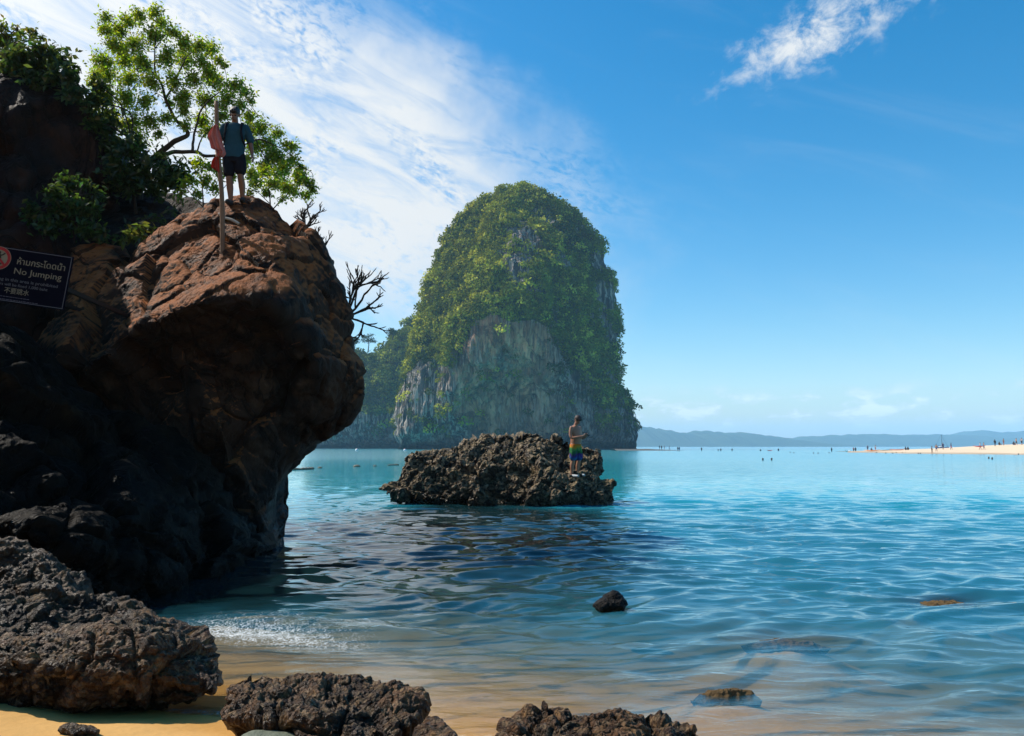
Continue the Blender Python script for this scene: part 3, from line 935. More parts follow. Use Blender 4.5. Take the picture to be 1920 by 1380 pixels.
def spline(pts, n=10):
    """Catmull-Rom through points."""
    P = np.asarray(pts, float)
    if len(P) == 2:
        return np.linspace(P[0], P[1], n)
    Q = np.vstack([2 * P[0] - P[1], P, 2 * P[-1] - P[-2]])
    out = []
    for i in range(len(P) - 1):
        p0, p1, p2, p3 = Q[i:i + 4]
        for t in np.linspace(0, 1, n, endpoint=False):
            out.append(0.5 * ((2 * p1) + (-p0 + p2) * t + (2 * p0 - 5 * p1 + 4 * p2 - p3) * t * t + (-p0 + 3 * p1 - 3 * p2 + p3) * t ** 3))
    out.append(P[-1])
    return np.array(out)


M_BARK = simple_mat('tree_bark', (0.055, 0.04, 0.028), 0.85, 0.2, 0.4, 12, 0.6)
M_DARKBARK = simple_mat('dark_bark', (0.03, 0.024, 0.018), 0.85, 0.2, 0.4, 12, 0.6)


def plant(name, label, cat, limbs, blobs, base_col, leaf, per_r2, twig_r=0.012, thick=0.9, yellow=0.4, group=None, bark=None, var=0.35, droop=0.15, sub=5):
    """limbs: lists of (u, v, D, radius). blobs: (u, v, D, r_px[, brightness]). Leaves sit in sprays at twig ends inside each blob."""
    lb = Build()
    nodes = []
    for lm in limbs:
        pts = [at(p[0], p[1], p[2]) for p in lm]
        P = spline(pts, 8)
        rr = 0.68 * np.interp(np.linspace(0, 1, len(P)), np.linspace(0, 1, len(lm)), [p[3] for p in lm])
        P = P + (np.stack([fbm(P * 2.0 + 3 * i, 2) for i in range(3)], 1)) * 0.06
        lb.add(*tube(P, rr, 6))
        nodes.append(P)
    nodes = np.concatenate(nodes)
    org = nodes[0].copy()
    LV, LC, nl = [], [], 0
    for b in blobs:
        u, v, D, r = b[:4]
        br = b[4] if len(b) > 4 else 1.0
        c = at(u, v, D)
        rad = r * D / F_PX
        j = np.argmin(((nodes - c) ** 2).sum(1))
        st = nodes[j]
        mid = 0.5 * (st + c) + rng.normal(0, 0.12, 3) * np.linalg.norm(c - st)
        P = spline([st, mid, c], 6)
        lb.add(*tube(P, np.linspace(twig_r * 1.6, twig_r, len(P)), 4))
        for s_ in range(sub):
            dv = rng.normal(size=3)
            dv /= np.linalg.norm(dv)
            tip = c + dv * rad * (0.55 + 0.4 * rng.random()) * np.array([1, thick, 0.85])
            tp = spline([c, 0.5 * (c + tip) + rng.normal(0, 0.1, 3) * rad, tip], 4)
            lb.add(*tube(tp, np.linspace(twig_r, twig_r * 0.4, len(tp)), 4))
            k_ = max(4, int(per_r2 * r * r / sub * (0.6 + 0.8 * rng.random())))
            t = rng.random(k_) ** 0.6
            pos = c + (tip - c) * t[:, None] + rng.normal(0, 0.42, (k_, 3)) * rad * (0.25 + 0.6 * t[:, None])
            sz = leaf * (0.6 + 0.7 * rng.random(k_))
            V, F = leaves(pos, sz, None, 0.45, droop)
            LV.append(V)
            LC.append(leaf_colors(k_, np.asarray(base_col) * br, var, yellow))
    LV = np.concatenate(LV)
    n = len(LV) // 4
    i = np.arange(n)[:, None] * 4
    LF = np.concatenate([i + np.array([[0, 1, 2]]), i + np.array([[0, 2, 3]])])
    root = empty(name, tuple(org))
    tag(root, label, cat, group)
    mesh_at('trunk', *lb.out(), bark or M_BARK, org, root)
    cr = mesh_at('crown', LV, LF, M_LEAF, org, root, smooth=False)
    cattr(cr.data, 'col', np.concatenate(LC))
    cr['kind'] = 'stuff'
    return root


def jit(bl, D, amp=0.9):
    return [(u, v, D + (random.random() - 0.5) * 2 * amp, r, *x) for u, v, r, *x in bl]


# the tall airy tree behind the boulder
T_LIMBS = [[(262, 400, 18.6, .13), (265, 345, 18.6, .12), (280, 305, 18.5, .11), (312, 276, 18.4, .10), (338, 262, 18.3, .085), (350, 252, 18.3, .075), (340, 235, 18.2, .065), (328, 222, 18.2, .06),
            (310, 182, 18.2, .05), (292, 142, 18.2, .04), (270, 117, 18.2, .03), (245, 75, 18.3, .02), (215, 45, 18.3, .012)],
           [(285, 302, 18.5, .08), (324, 284, 18.0, .07), (368, 286, 17.9, .055), (390, 292, 17.8, .05), (430, 285, 17.8, .035), (480, 262, 17.9, .025), (530, 280, 17.9, .015), (565, 310, 17.9, .01)],
           [(358, 284, 17.9, .05), (362, 262, 18, .04), (368, 233, 18, .035), (380, 205, 18, .03), (410, 175, 18.1, .02), (455, 172, 18.1, .012)],
           [(310, 182, 18.2, .04), (335, 140, 18.4, .03), (355, 100, 18.5, .02), (395, 95, 18.5, .012)],
           [(292, 142, 18.2, .03), (290, 90, 18, .02), (295, 40, 18, .012)],
           [(280, 305, 18.5, .06), (240, 260, 18.7, .05), (215, 205, 18.8, .035), (205, 150, 18.8, .02), (200, 115, 18.8, .012)],
           [(368, 286, 17.9, .03), (375, 262, 17.8, .022), (395, 240, 17.8, .012)],
           [(480, 262, 17.9, .02), (500, 300, 17.8, .015), (530, 335, 17.8, .01), (580, 352, 17.8, .007)]]
T_BLOBS = [(200, 32, 16), (195, 55, 18), (222, 58, 22), (212, 80, 22), (240, 40, 18), (262, 28, 18), (290, 22, 18), (300, 40, 18), (250, 80, 26), (285, 66, 26), (325, 62, 18), (345, 78, 22), (372, 84, 22), (395, 92, 20),
           (412, 112, 14), (420, 122, 9), (190, 112, 26), (232, 115, 26), (268, 118, 26), (310, 108, 24), (348, 112, 24), (380, 118, 20), (200, 145, 26), (240, 150, 26), (282, 155, 22), (330, 152, 22), (365, 150, 24), (402, 152, 26),
           (440, 160, 22), (462, 172, 16), (470, 188, 10), (345, 182, 22), (385, 185, 26), (425, 190, 24), (450, 200, 16), (200, 185, 28), (240, 190, 28), (275, 192, 22), (205, 220, 28), (245, 230, 28), (285, 226, 22), (310, 222, 16),
           (380, 225, 22), (395, 245, 18), (345, 205, 16), (260, 265, 24), (300, 252, 14), (470, 222, 18), (465, 245, 20), (490, 240, 22), (520, 250, 18), (545, 275, 18), (512, 285, 24), (480, 275, 22), (550, 300, 16), (565, 312, 10),
           (530, 315, 22), (495, 315, 22), (560, 335, 18), (585, 352, 14), (545, 355, 18), (390, 135, 18), (318, 192, 12), (415, 215, 18), (500, 270, 20), (525, 300, 20), (560, 325, 18), (575, 365, 14), (460, 300, 20), (480, 335, 20), (345, 235, 14), (430, 240, 16), (575, 340, 16), (520, 345, 18), (225, 95, 20), (180, 150, 22)]
plant('tree', 'tall airy green tree with crooked branches behind the man on the boulder', 'tree', T_LIMBS, jit(T_BLOBS, 18.2, 0.8),
      (0.15, 0.235, 0.035), 0.075, 1.15, twig_r=0.006, yellow=0.25, sub=9)

DARK = (0.035, 0.062, 0.016)
MID = (0.05, 0.085, 0.02)
plant('bush', 'dense dark bush between the cliff and the airy tree', 'bush', [[(255, 400, 17.5, .06), (250, 330, 17.5, .05), (245, 260, 17.5, .03)], [(250, 350, 17.5, .04), (290, 300, 17.6, .02)]],
      jit([(175, 190, 26), (205, 235, 32), (180, 230, 24), (215, 275, 34), (250, 285, 36), (225, 320, 36), (265, 325, 36), (300, 300, 30), (300, 335, 32), (325, 320, 24), (240, 350, 30), (285, 355, 28), (325, 345, 22), (185, 160, 22), (215, 345, 26), (340, 330, 18)], 17.4, 0.5),
      DARK, 0.15, 0.28, yellow=0.2, bark=M_DARKBARK)
plant('bush', 'dark leafy bush sprawling over the top edge of the cliff', 'bush', [[(60, 170, 17.3, .05), (70, 120, 17.2, .04), (90, 95, 17.2, .02)], [(60, 160, 17.3, .04), (0, 110, 17.2, .02)], [(80, 130, 17.2, .03), (140, 150, 17, .015)]],
      jit([(-40, 120, 36), (10, 115, 34), (45, 100, 32), (80, 95, 30), (30, 130, 34), (75, 125, 32), (110, 115, 26), (105, 140, 26), (135, 150, 22), (150, 175, 20), (165, 200, 16), (140, 130, 12), (15, 150, 26), (65, 155, 24), (125, 175, 18)], 16.9, 0.4),
      DARK, 0.15, 0.28, yellow=0.2, bark=M_DARKBARK)
plant('bush', 'light green bush reaching above the dark bush on the cliff top', 'bush', [[(10, 120, 17.6, .04), (15, 80, 17.6, .025), (30, 55, 17.6, .012)], [(15, 85, 17.6, .02), (60, 70, 17.6, .01)]],
      jit([(-25, 60, 22), (5, 50, 18), (15, 70, 22), (35, 60, 18), (62, 62, 16), (78, 72, 10), (30, 82, 20), (-5, 90, 22)], 17.6, 0.4), (0.075, 0.115, 0.022), 0.12, 0.3)
plant('fern_bush', 'dim feathery bush growing on the ledge below the cliff', 'bush', [[(140, 455, 15.4, .03), (140, 410, 15.2, .025), (150, 365, 15.1, .012)], [(140, 420, 15.2, .02), (110, 370, 15.1, .01)]],
      jit([(100, 365, 26), (130, 350, 24), (160, 345, 20), (178, 365, 18), (110, 395, 28), (145, 385, 28), (172, 395, 20), (90, 420, 28), (130, 425, 30), (165, 430, 24), (190, 440, 18), (60, 400, 22)], 15.2, 0.3),
      (0.028, 0.06, 0.014), 0.13, 0.28, yellow=0.2, bark=M_DARKBARK)
plant('seedling', 'small broad leaved plant at the foot of the soil bank', 'plant', [[(258, 452, 15.0, .012), (258, 435, 15.0, .01), (262, 425, 15.0, .006)]],
      jit([(250, 430, 10), (262, 422, 10), (270, 440, 10), (245, 445, 9), (285, 432, 8), (228, 452, 10)], 15.0, 0.1), MID, 0.16, 0.14, twig_r=0.006, sub=3)
plant('creeper', 'low leafy creeper hanging along the top of the soil bank', 'plant', [[(215, 440, 15.6, .02), (260, 415, 16, .015), (320, 395, 16.6, .01), (345, 385, 16.8, .006)]],
      jit([(220, 450, 14), (240, 425, 12), (275, 415, 12), (300, 408, 12), (325, 392, 12), (310, 420, 10), (200, 455, 14), (340, 380, 10)], 16.2, 0.2), DARK, 0.13, 0.13, twig_r=0.007, sub=3)
plant('shrub', 'bright yellow green shrub backlit behind the standing man', 'shrub', [[(385, 400, 17.0, .03), (380, 360, 17, .02), (375, 320, 17, .01)], [(385, 390, 17, .02), (420, 350, 17, .012), (440, 320, 17, .006)], [(390, 395, 17, .02), (345, 350, 17, .01)]],
      jit([(370, 310, 18, 1.0), (395, 315, 18), (360, 335, 18), (385, 340, 20), (410, 330, 16), (345, 345, 14), (430, 315, 14), (440, 335, 14), (370, 362, 14), (405, 355, 14), (340, 365, 12), (455, 310, 12), (425, 300, 14)], 17.0, 0.3),
      (0.17, 0.26, 0.03), 0.085, 0.55, twig_r=0.006, yellow=0.15)
plant('shrub', 'bright thin shrub on the far shoulder of the boulder', 'shrub', [[(510, 410, 16.2, .03), (505, 370, 16.2, .02), (500, 330, 16.2, .01)], [(510, 395, 16.2, .02), (540, 360, 16.2, .012), (570, 340, 16.2, .006)], [(505, 380, 16.2, .015), (470, 345, 16.2, .008)]],
      jit([(470, 325, 16), (495, 320, 16), (480, 345, 16), (510, 345, 18), (535, 350, 16), (520, 325, 14), (555, 365, 12), (500, 365, 14), (530, 375, 12), (470, 360, 10)], 16.2, 0.3),
      (0.16, 0.24, 0.035), 0.075, 0.6, twig_r=0.006, yellow=0.15)


def stalk_shrub(name, label, base, main, fork, D, r0, spread, seed):
    """Leafless succulent shrub of thick forking stalks."""
    rs = np.random.default_rng(seed)
    b = Build()
    cnt = [0]
    root_pt = at(base[0], base[1], D)

    def grow_(p, d, L, r, lev):
        n = 5
        P = [p]
        dd = d.copy()
        for i in range(n):
            dd = dd + rs.normal(0, 0.10, 3) + np.array([0, 0, 0.06])
            dd /= np.linalg.norm(dd)
            P.append(P[-1] + dd * L / n)
        P = np.array(P)
        prof = np.linspace(r, r * 0.75, len(P)) * (1 + 0.12 * np.sin(np.arange(len(P)) * 2.3))
        if lev == 0:
            prof[-1] *= 0.6
        b.add(*tube(P, prof, 6))
        cnt[0] += 1
        if lev == 0:
            return
        for i in range(fork + (rs.random() < 0.4)):
            j = rs.integers(2, len(P))
            nd = dd + rs.normal(0, spread, 3) * np.array([1, 0.6, 1])
            nd /= np.linalg.norm(nd)
            grow_(P[j], nd, L * (0.55 + 0.25 * rs.random()), r * 0.72, lev - 1)

    for (u, v) in main:
        t = at(u, v, D + rs.normal(0, 0.15))
        d = t - root_pt
        L = np.linalg.norm(d)
        grow_(root_pt, d / L, L * 0.72, r0, 3)
    V, F = b.out()
    root = empty(name, tuple(root_pt))
    tag(root, label, 'shrub')
    mesh_at('stalk', V, F, M_DARKBARK, root_pt, root)
    return root


stalk_shrub('succulent_shrub', 'leafless forking shrub jutting over the sea from the boulder flank', (650, 592), [(690, 520), (706, 545), (662, 540), (700, 580), (690, 625)], 2, 15.2, 0.026, 0.42, 5)
stalk_shrub('succulent_shrub', 'bare dark stalks sticking up from the boulder shoulder beside bright shrubs', (572, 432), [(585, 392), (598, 415), (560, 390), (570, 400)], 2, 15.4, 0.02, 0.38, 6)
stalk_shrub('succulent_shrub', 'lowest little clump of bare stalks at the boulder edge', (602, 468), [(614, 440), (618, 452)], 2, 15.2, 0.018, 0.38, 8)

# ------------------------------------------------------------------ the limestone island and the headland behind it
def inpoly(q, poly):
    poly = np.asarray(poly, float)
    x, y = q[:, 0], q[:, 1]
    r = np.zeros(len(q), bool)
    j = len(poly) - 1
    for i in range(len(poly)):
        xi, yi = poly[i]
        xj, yj = poly[j]
        cnd = ((yi > y) != (yj > y)) & (x < (xj - xi) * (y - yi) / (yj - yi + 1e-12) + xi)
        r ^= cnd
        j = i
    return r


m, k = new_mat('limestone_cliff')
pos = k.n('ShaderNodeNewGeometry').outputs['Position']
st = k.stretch(pos, (1, 1, 0.10))
n1 = k.noise(st, 0.16, 8, 0.65, 0.4)
n2 = k.noise(st, 0.6, 6, 0.6, 0.3)
n3 = k.noise(pos, 0.06, 6, 0.6, 0.6)
pale = k.n('ShaderNodeAttribute', attribute_name='pale').outputs['Fac']
c = k.mix(k.ramp01(n1, 0.38, 0.62), (0.022, 0.021, 0.022), (0.17, 0.16, 0.15))
c = k.mix(k.ramp01(n2, 0.50, 0.56), c, (0.46, 0.40, 0.34))
c = k.mix(k.m('MULTIPLY', k.ramp01(k.noise(k.stretch(pos, (1, 1, 0.05)), 1.1, 5, 0.7), 0.55, 0.6), 0.8), c, (0.02, 0.02, 0.022))
c = k.mix(k.m('MULTIPLY', k.ramp01(n3, 0.5, 0.7), 0.45), c, (0.26, 0.16, 0.09))
pc = k.mix(k.ramp01(k.noise(k.stretch(pos, (1, 1, 0.28), (0, 0.5, 0)), 0.12, 9, 0.66, 0.8), 0.36, 0.64), (0.19, 0.108, 0.064), (0.80, 0.48, 0.285))
pc = k.mix(k.m('MULTIPLY', k.ramp01(k.noise(k.stretch(pos, (1, 1, 0.05)), 0.7, 6, 0.7, 0.3), 0.53, 0.60), 0.8), pc, (0.09, 0.075, 0.065))
pc = k.mix(k.m('MULTIPLY', k.ramp01(k.noise(pos, 0.09, 6, 0.6, 1.2), 0.56, 0.6), 0.6), pc, (0.05, 0.045, 0.04))
c = k.mix(pale, c, pc)
grn = k.n('ShaderNodeAttribute', attribute_name='green').outputs['Fac']
c = k.mix(grn, c, k.mix(n2, (0.02, 0.035, 0.012), (0.05, 0.075, 0.02)))
zz = k.n('ShaderNodeSeparateXYZ', {0: pos}).outputs[2]
tide = k.m('SUBTRACT', 1.0, k.ramp01(k.m('ADD', zz, k.m('MULTIPLY', n1, 3.0)), 3.2, 7.0))
c = k.mix(tide, c, (0.035, 0.032, 0.03))
h = k.m('ADD', n1, k.m('MULTIPLY', n2, 0.5))
nrm = k.n('ShaderNodeBump', {'Strength': 1.0, 'Distance': 5.0, 'Height': h}).outputs[0]
principled(k, c, 0.9, 0.15, nrm)
M_LIME = m

DI = 470.0
I_PX = [(943, 347), (975, 348), (1002, 351), (1030, 358), (1052, 368), (1075, 380), (1095, 395), (1108, 408), (1118, 422), (1130, 438), (1141, 457), (1142, 480), (1146, 499), (1158, 508), (1161, 520), (1164, 545), (1168, 568), (1172, 600),
        (1173, 640), (1172, 680), (1170, 715), (1173, 740), (1188, 762), (1197, 780), (1204, 797), (1205, 815), (1208, 830), (1210, 843), (1190, 855), (1000, 860), (800, 858), (735, 848), (726, 835),
        (732, 815), (728, 795), (730, 775), (736, 745), (748, 705), (755, 680), (762, 648), (768, 612), (779, 570), (786, 530), (798, 512), (806, 495), (814, 462), (826, 436), (842, 415), (864, 392), (885, 375), (905, 362), (925, 352)]


def island_part(name, px, D, depth_f, back, ctr_px, ctrl, res, amps, seed, seed_n, dens_fn, pale_fn, clump, cols, label, cat, shrink=12.0, kind=None):
    px = np.asarray(px, float)
    dd_ = px - np.asarray(ctr_px)
    px = px - dd_ / np.linalg.norm(dd_, axis=1)[:, None] * shrink * (px[:, 1] < 840)[:, None]
    O = pxo(px, D)
    C = at(*ctr_px, D)
    V, Q, T, n, nF = loft(O, C, [at(*c) for c in ctrl], back, (0, -1, 0), *res, edge_p=2.6, smooth=1)
    # fluted, vertically drawn relief plus broad buttresses
    V0 = V.copy()
    p = V * np.array([1, 1, 0.16])
    d = 6.5 * fbm(p * 0.035 + seed, 4, 0.5, True) - 2.5 + 3.0 * fbm(p * 0.13 + seed + 5, 4, 0.5, True) + 1.5 * fbm(V * 0.06 + seed, 4)
    for fr, am in amps:
        d += am * fbm(V * fr + seed + 9, 3)
    d = d + 1.6 * fbm(V * np.array([1, 1, 0.10]) * 0.22 + seed + 11, 3, 0.55, True)
    d = d - d.mean() - 0.5
    low = np.clip(1 - (V[:, 2] - 1.0) / 7.0, 0, 1)
    V = V + (d * (1 - low * 0.7))[:, None] * n - (low * 5.0 * (V[:, 2] < 9))[:, None] * n * np.array([1, 1, 0])
    q = project(V)
    nz = fbm(V * 0.05 + 3, 4)
    bare = pale_fn(q, nz)
    dens = dens_fn(q, nz, n)
    org = np.array([C[0], D, 0])
    root = empty(name, tuple(org))
    tag(root, label, cat, kind=kind)
    o = mesh_at('cliff_face', V, [Q, T], M_LIME, org, root)
    fattr(o.data, 'pale', bare)
    fattr(o.data, 'green', np.clip(dens, 0, 1) * 0.85)
    # tree crowns clinging to the rock, as one mass
    allq = Q
    A = V[allq[:, 0]]
    ar = np.linalg.norm(np.cross(V[allq[:, 2]] - A, V[allq[:, 3]] - V[allq[:, 1]]), axis=1)
    fd = dens[allq].mean(1)
    front = (n[allq[:, 0]] @ np.array([0, -1, 0.25])) > -0.35
    w = ar * np.clip(fd, 0, 1) * (0.12 + 0.88 * front)
    idx = rng.choice(len(allq), clump[0], p=w / w.sum())
    r1, r2 = rng.random((2, len(idx), 1))
    cen = (V[allq[idx, 0]] * (1 - r1) + V[allq[idx, 1]] * r1) * (1 - r2) + (V[allq[idx, 3]] * (1 - r1) + V[allq[idx, 2]] * r1) * r2
    nn = n[allq[idx, 0]]
    rad = clump[1] * np.exp(rng.normal(0, 0.45, len(idx)))
    rad = np.clip(rad, 0.8, clump[1] * 2.3)
    hue = fbm(cen * 0.03 + 40, 3)
    per = clump[2]
    dv = rng.normal(size=(len(idx), per, 3))
    dv /= np.linalg.norm(dv, axis=2)[:, :, None]
    up = nn * 0.55 + np.array([0, 0, 0.75])
    up /= np.linalg.norm(up, axis=1)[:, None]
    below = (dv * up[:, None]).sum(2)
    dv = np.where(below[:, :, None] < -0.25, -dv, dv)
    rr = rad[:, None, None] * (0.72 + 0.38 * rng.random((len(idx), per, 1)))
    P = cen[:, None] + up[:, None] * rad[:, None, None] * 0.35 + dv * rr * np.array([1, 1, 0.8])
    P = P.reshape(-1, 3)
    LV, LF = leaves(P, np.repeat(rad, per) * clump[3] * (0.6 + 0.8 * rng.random(len(P))), dv.reshape(-1, 3) * 0.2, 0.35, 0.1, 0.8, face=dv.reshape(-1, 3) + np.array([0, 0, 0.3]))
    cc = np.asarray(cols[0])[None] * (1 - np.clip(hue + 0.5, 0, 1))[:, None] + np.asarray(cols[1])[None] * np.clip(hue + 0.5, 0, 1)[:, None]
    pick = rng.random(len(idx))
    cc = np.where((pick < 0.16)[:, None], np.asarray(cols[2])[None], cc)
    cc = cc * np.exp(rng.normal(0, 0.28, (len(idx), 1)))
    cc = np.repeat(cc, per, 0) * np.exp(rng.normal(0, 0.2, (len(P), 1)))
    g = mesh_at('jungle_cover', LV, LF, M_JUNGLE, org, root, smooth=False)
    g['kind'] = 'stuff'
    cattr(g.data, 'col', np.repeat(np.clip(cc, 0, 0.5), 4, 0))
    return root


SCAR = [(845, 690), (868, 640), (892, 606), (925, 588), (960, 605), (1000, 600), (1030, 615), (1042, 700), (1048, 780), (1065, 830), (900, 832), (880, 800), (855, 760), (842, 720)]
FLUTE = [(745, 740), (765, 700), (800, 665), (845, 690), (860, 760), (900, 835), (735, 838), (728, 815)]
RIGHT_BASE = [(1030, 640), (1062, 640), (1080, 740), (1110, 760), (1150, 770), (1170, 720), (1172, 800), (1205, 838), (1050, 838), (1040, 720)]
RIGHT_EDGE = [(1095, 470), (1142, 480), (1165, 560), (1175, 760), (1150, 790), (1140, 640), (1105, 560)]
UPPER = [(925, 432), (1010, 425), (1012, 470), (960, 520), (925, 490)]


def dens_i(q, nz, n):
    d = np.ones(len(q))
    w = q + np.stack([nz, np.roll(nz, 7)], 1) * 14
    d = np.where(inpoly(w, SCAR), 0.02, d)
    d = np.where(inpoly(w, FLUTE), 0.05, d)
    d = np.where(inpoly(w, RIGHT_BASE), 0.10 + 0.35 * (nz > 0.2), d)
    d = np.where(inpoly(w, RIGHT_EDGE), 0.12 + 0.5 * (nz > 0.05), d)
    d = np.where(inpoly(w, UPPER), 0.18 + 0.5 * (nz > 0.1), d)
    d = np.where((q[:, 0] > 960) & (nz < -0.08), d * 0.3, d)
    d = np.where(nz < -0.28, d * 0.25, d)
    lo = np.clip((822 - q[:, 1]) / 14, 0, 1)
    return d * lo


def pale_i(q, nz):
    a = np.zeros(len(q))
    b = np.zeros(len(q))
    for i in range(9):
        w = q + np.array([math.cos(i * 2.4), math.sin(i * 2.4)]) * (3 + 2.2 * i) + (nz * 26)[:, None]
        a += inpoly(w, SCAR) / 9
        b += inpoly(w, RIGHT_BASE) / 9
    return np.maximum(a * np.clip(0.75 + nz, 0.3, 0.95), b * (0.2 + 0.4 * (nz > 0.1)))


I_CTR = [(943, 365, 460), (943, 400, 438), (870, 430, 455), (1060, 410, 450), (900, 500, 418), (1000, 500, 412), (1100, 500, 440), (820, 560, 440), (940, 590, 402), (1060, 600, 412), (1140, 620, 448), (800, 650, 432),
         (880, 660, 408), (960, 660, 408), (1030, 680, 404), (900, 740, 418), (960, 740, 424), (1010, 740, 418), (1080, 740, 408), (820, 760, 420), (960, 800, 418), (1060, 800, 406), (1140, 780, 430), (780, 800, 428), (880, 815, 418), (960, 835, 412), (1100, 835, 408), (820, 835, 420)]
island_part('limestone_island', I_PX, DI, None, 55, (955, 640), I_CTR, (640, 190, 40), [(0.2, 0.6)], 2.0, 1, dens_i, pale_i,
            (9000, 1.75, 60, 0.36), ((0.024, 0.044, 0.012), (0.24, 0.275, 0.028), (0.42, 0.42, 0.05)),
            'steep limestone island rising from the sea under hanging jungle', 'island')

H_PX2 = [(560, 850), (570, 790), (585, 740), (600, 690), (625, 662), (650, 655), (668, 652), (690, 655), (705, 662), (722, 652), (738, 635), (752, 622), (766, 600), (800, 585), (850, 600), (870, 700), (860, 850), (700, 856)]
H_CTR = [(640, 690, 625), (700, 690, 620), (760, 660, 620), (680, 740, 600), (740, 740, 600), (620, 760, 610), (680, 800, 590), (760, 800, 590), (690, 835, 588), (610, 820, 600), (820, 720, 610)]


def dens_h(q, nz, n):
    d = np.where((q[:, 1] > 782 + nz * 26), 0.06, 1.0)
    return d * np.clip((828 - q[:, 1]) / 10, 0, 1)


island_part('wooded_headland', H_PX2, 650, None, 40, (715, 740), H_CTR, (320, 100, 24), [(0.2, 0.6)], 8.0, 2, dens_h, lambda q, nz: 0.18 * (nz > 0.1),
            (2600, 2.4, 60, 0.36), ((0.03, 0.055, 0.014), (0.13, 0.18, 0.028), (0.22, 0.26, 0.04)),
            'low wooded headland behind the limestone island and the boulder', 'headland')

# single trees standing out on the headland's ridge
for (u, v, hp, wp, lab) in ((690, 656, 34, 30, 'spreading flat crowned tree alone on the headland ridge'), (736, 634, 22, 18, 'little umbrella shaped tree beside the island flank on the headland'), (664, 654, 26, 14, 'narrow tree on the headland ridge close to the boulder')):
    D = 618
    s = D / F_PX
    b0 = at(u, v + 4, D)
    tb = Build()
    H = hp * s
    tp = spline([b0, b0 + [0.6, 0, H * 0.5], b0 + [0, 0, H * 0.95]], 6)
    tb.add(*tube(tp, np.linspace(0.5, 0.15, len(tp)), 6))
    P = []
    for t in range(16):
        a, hh_ = rng.random() * 6.28, H * (0.55 + 0.42 * rng.random())
        rr = wp * 0.5 * s * (1.1 - 0.5 * (hh_ / H)) * (0.6 + 0.4 * rng.random())
        e = b0 + np.array([math.cos(a) * rr, math.sin(a) * rr, hh_])
        m0 = b0 + np.array([0, 0, hh_ * 0.8])
        tb.add(*tube(spline([m0, 0.5 * (m0 + e) + [0, 0, 0.3], e], 3), np.linspace(0.16, 0.05, 7)[:len(spline([m0, m0, e], 3))], 4))
        P.append(e + rng.normal(0, 1, (40, 3)) * np.array([1.1, 1.1, 0.45]))
    P = np.concatenate(P)
    root = empty('tree', tuple(b0))
    tag(root, lab, 'tree')
    mesh_at('trunk', *tb.out(), M_BARK, b0, root)
    LV, LF = leaves(P, 0.9 * (0.6 + 0.7 * rng.random(len(P))), None, 0.6, 0, 0.8)
    cr = mesh_at('crown', LV, LF, M_JUNGLE, b0, root, smooth=False)
    cr['kind'] = 'stuff'
    cattr(cr.data, 'col', leaf_colors(len(P), (0.04, 0.065, 0.018), 0.3))

# ------------------------------------------------------------------ far hills
M_HILL = simple_mat('forested_hill', (0.045, 0.065, 0.03), 0.95, 0.05, 0.4, 0.01)


def hill(name, ridge, D, w, seed):
    us = np.arange(ridge[0][0], ridge[-1][0], 1.6)
    vs = np.interp(us, [r[0] for r in ridge], [r[1] for r in ridge])
    top = np.array([at(u, v, D) for u, v in zip(us, vs)])
    top[:, 2] += 14 * fbm(np.c_[us * 0.06, us * 0 + seed, us * 0], 3) + 5 * fbm(np.c_[us * 0.5, us * 0 + seed, us * 0], 3)
    n = len(us)
    rows = []
    ts = np.linspace(-1, 1, 25)
    for t in ts:
        r = top.copy()
        r[:, 1] += t * w
        zz = (1 - abs(t) ** 1.4)
        r[:, 2] = -3 + (top[:, 2] + 3) * zz
        r[:, 2] += (1 - abs(t)) * abs(t) * 0.8 * top[:, 2] * fbm(np.c_[r[:, 0] * 0.004, r[:, 1] * 0.004, np.full(n, seed)], 4)
        rows.append(r)
    V = np.concatenate(rows)
    i = (np.arange(len(ts) - 1)[:, None] * n + np.arange(n - 1)[None]).ravel()
    o = link(name, np_mesh(name, V, np.c_[i, i + 1, i + n + 1, i + n]), M_HILL)
    tag(o, kind='structure')


hill('hills', [(-900, 822), (-500, 800), (0, 790), (400, 800), (800, 790), (1100, 797), (1205, 799), (1238, 804), (1276, 812), (1307, 808), (1342, 810), (1373, 812), (1388, 810), (1427, 816), (1465, 823), (1520, 832), (1560, 836)], 4300, 700, 1)
hill('hills', [(1380, 836), (1440, 827), (1511, 819), (1565, 816), (1627, 814), (1681, 816), (1777, 815), (1850, 820), (1950, 825), (2100, 836)], 4900, 600, 2)
hill('hills', [(1700, 833), (1760, 820), (1812, 809), (1843, 807), (1874, 812), (1920, 809), (2050, 803), (2400, 795), (2800, 815), (3200, 834)], 5600, 600, 3)

# ------------------------------------------------------------------ air
hz = bpy.data.meshes.new('haze')
bmh = bmesh.new()
bmesh.ops.create_cube(bmh, size=1.0)
bmh.to_mesh(hz)
bmh.free()
haze = link('haze', hz)
haze.scale = (18400, 9900, 230)
haze.location = (0, 4500, 230 / 2 - 4.2)
tag(haze, kind='stuff')
m = bpy.data.materials.new('sea_air')
m.use_nodes = True
k = N(m.node_tree)
vol = k.n('ShaderNodeVolumePrincipled', {'Color': (0.44, 0.76, 1.0, 1), 'Density': 0.00015, 'Anisotropy': 0.0})
k.n('ShaderNodeOutputMaterial', {'Volume': vol.outputs[0]})
hz.materials.append(m)

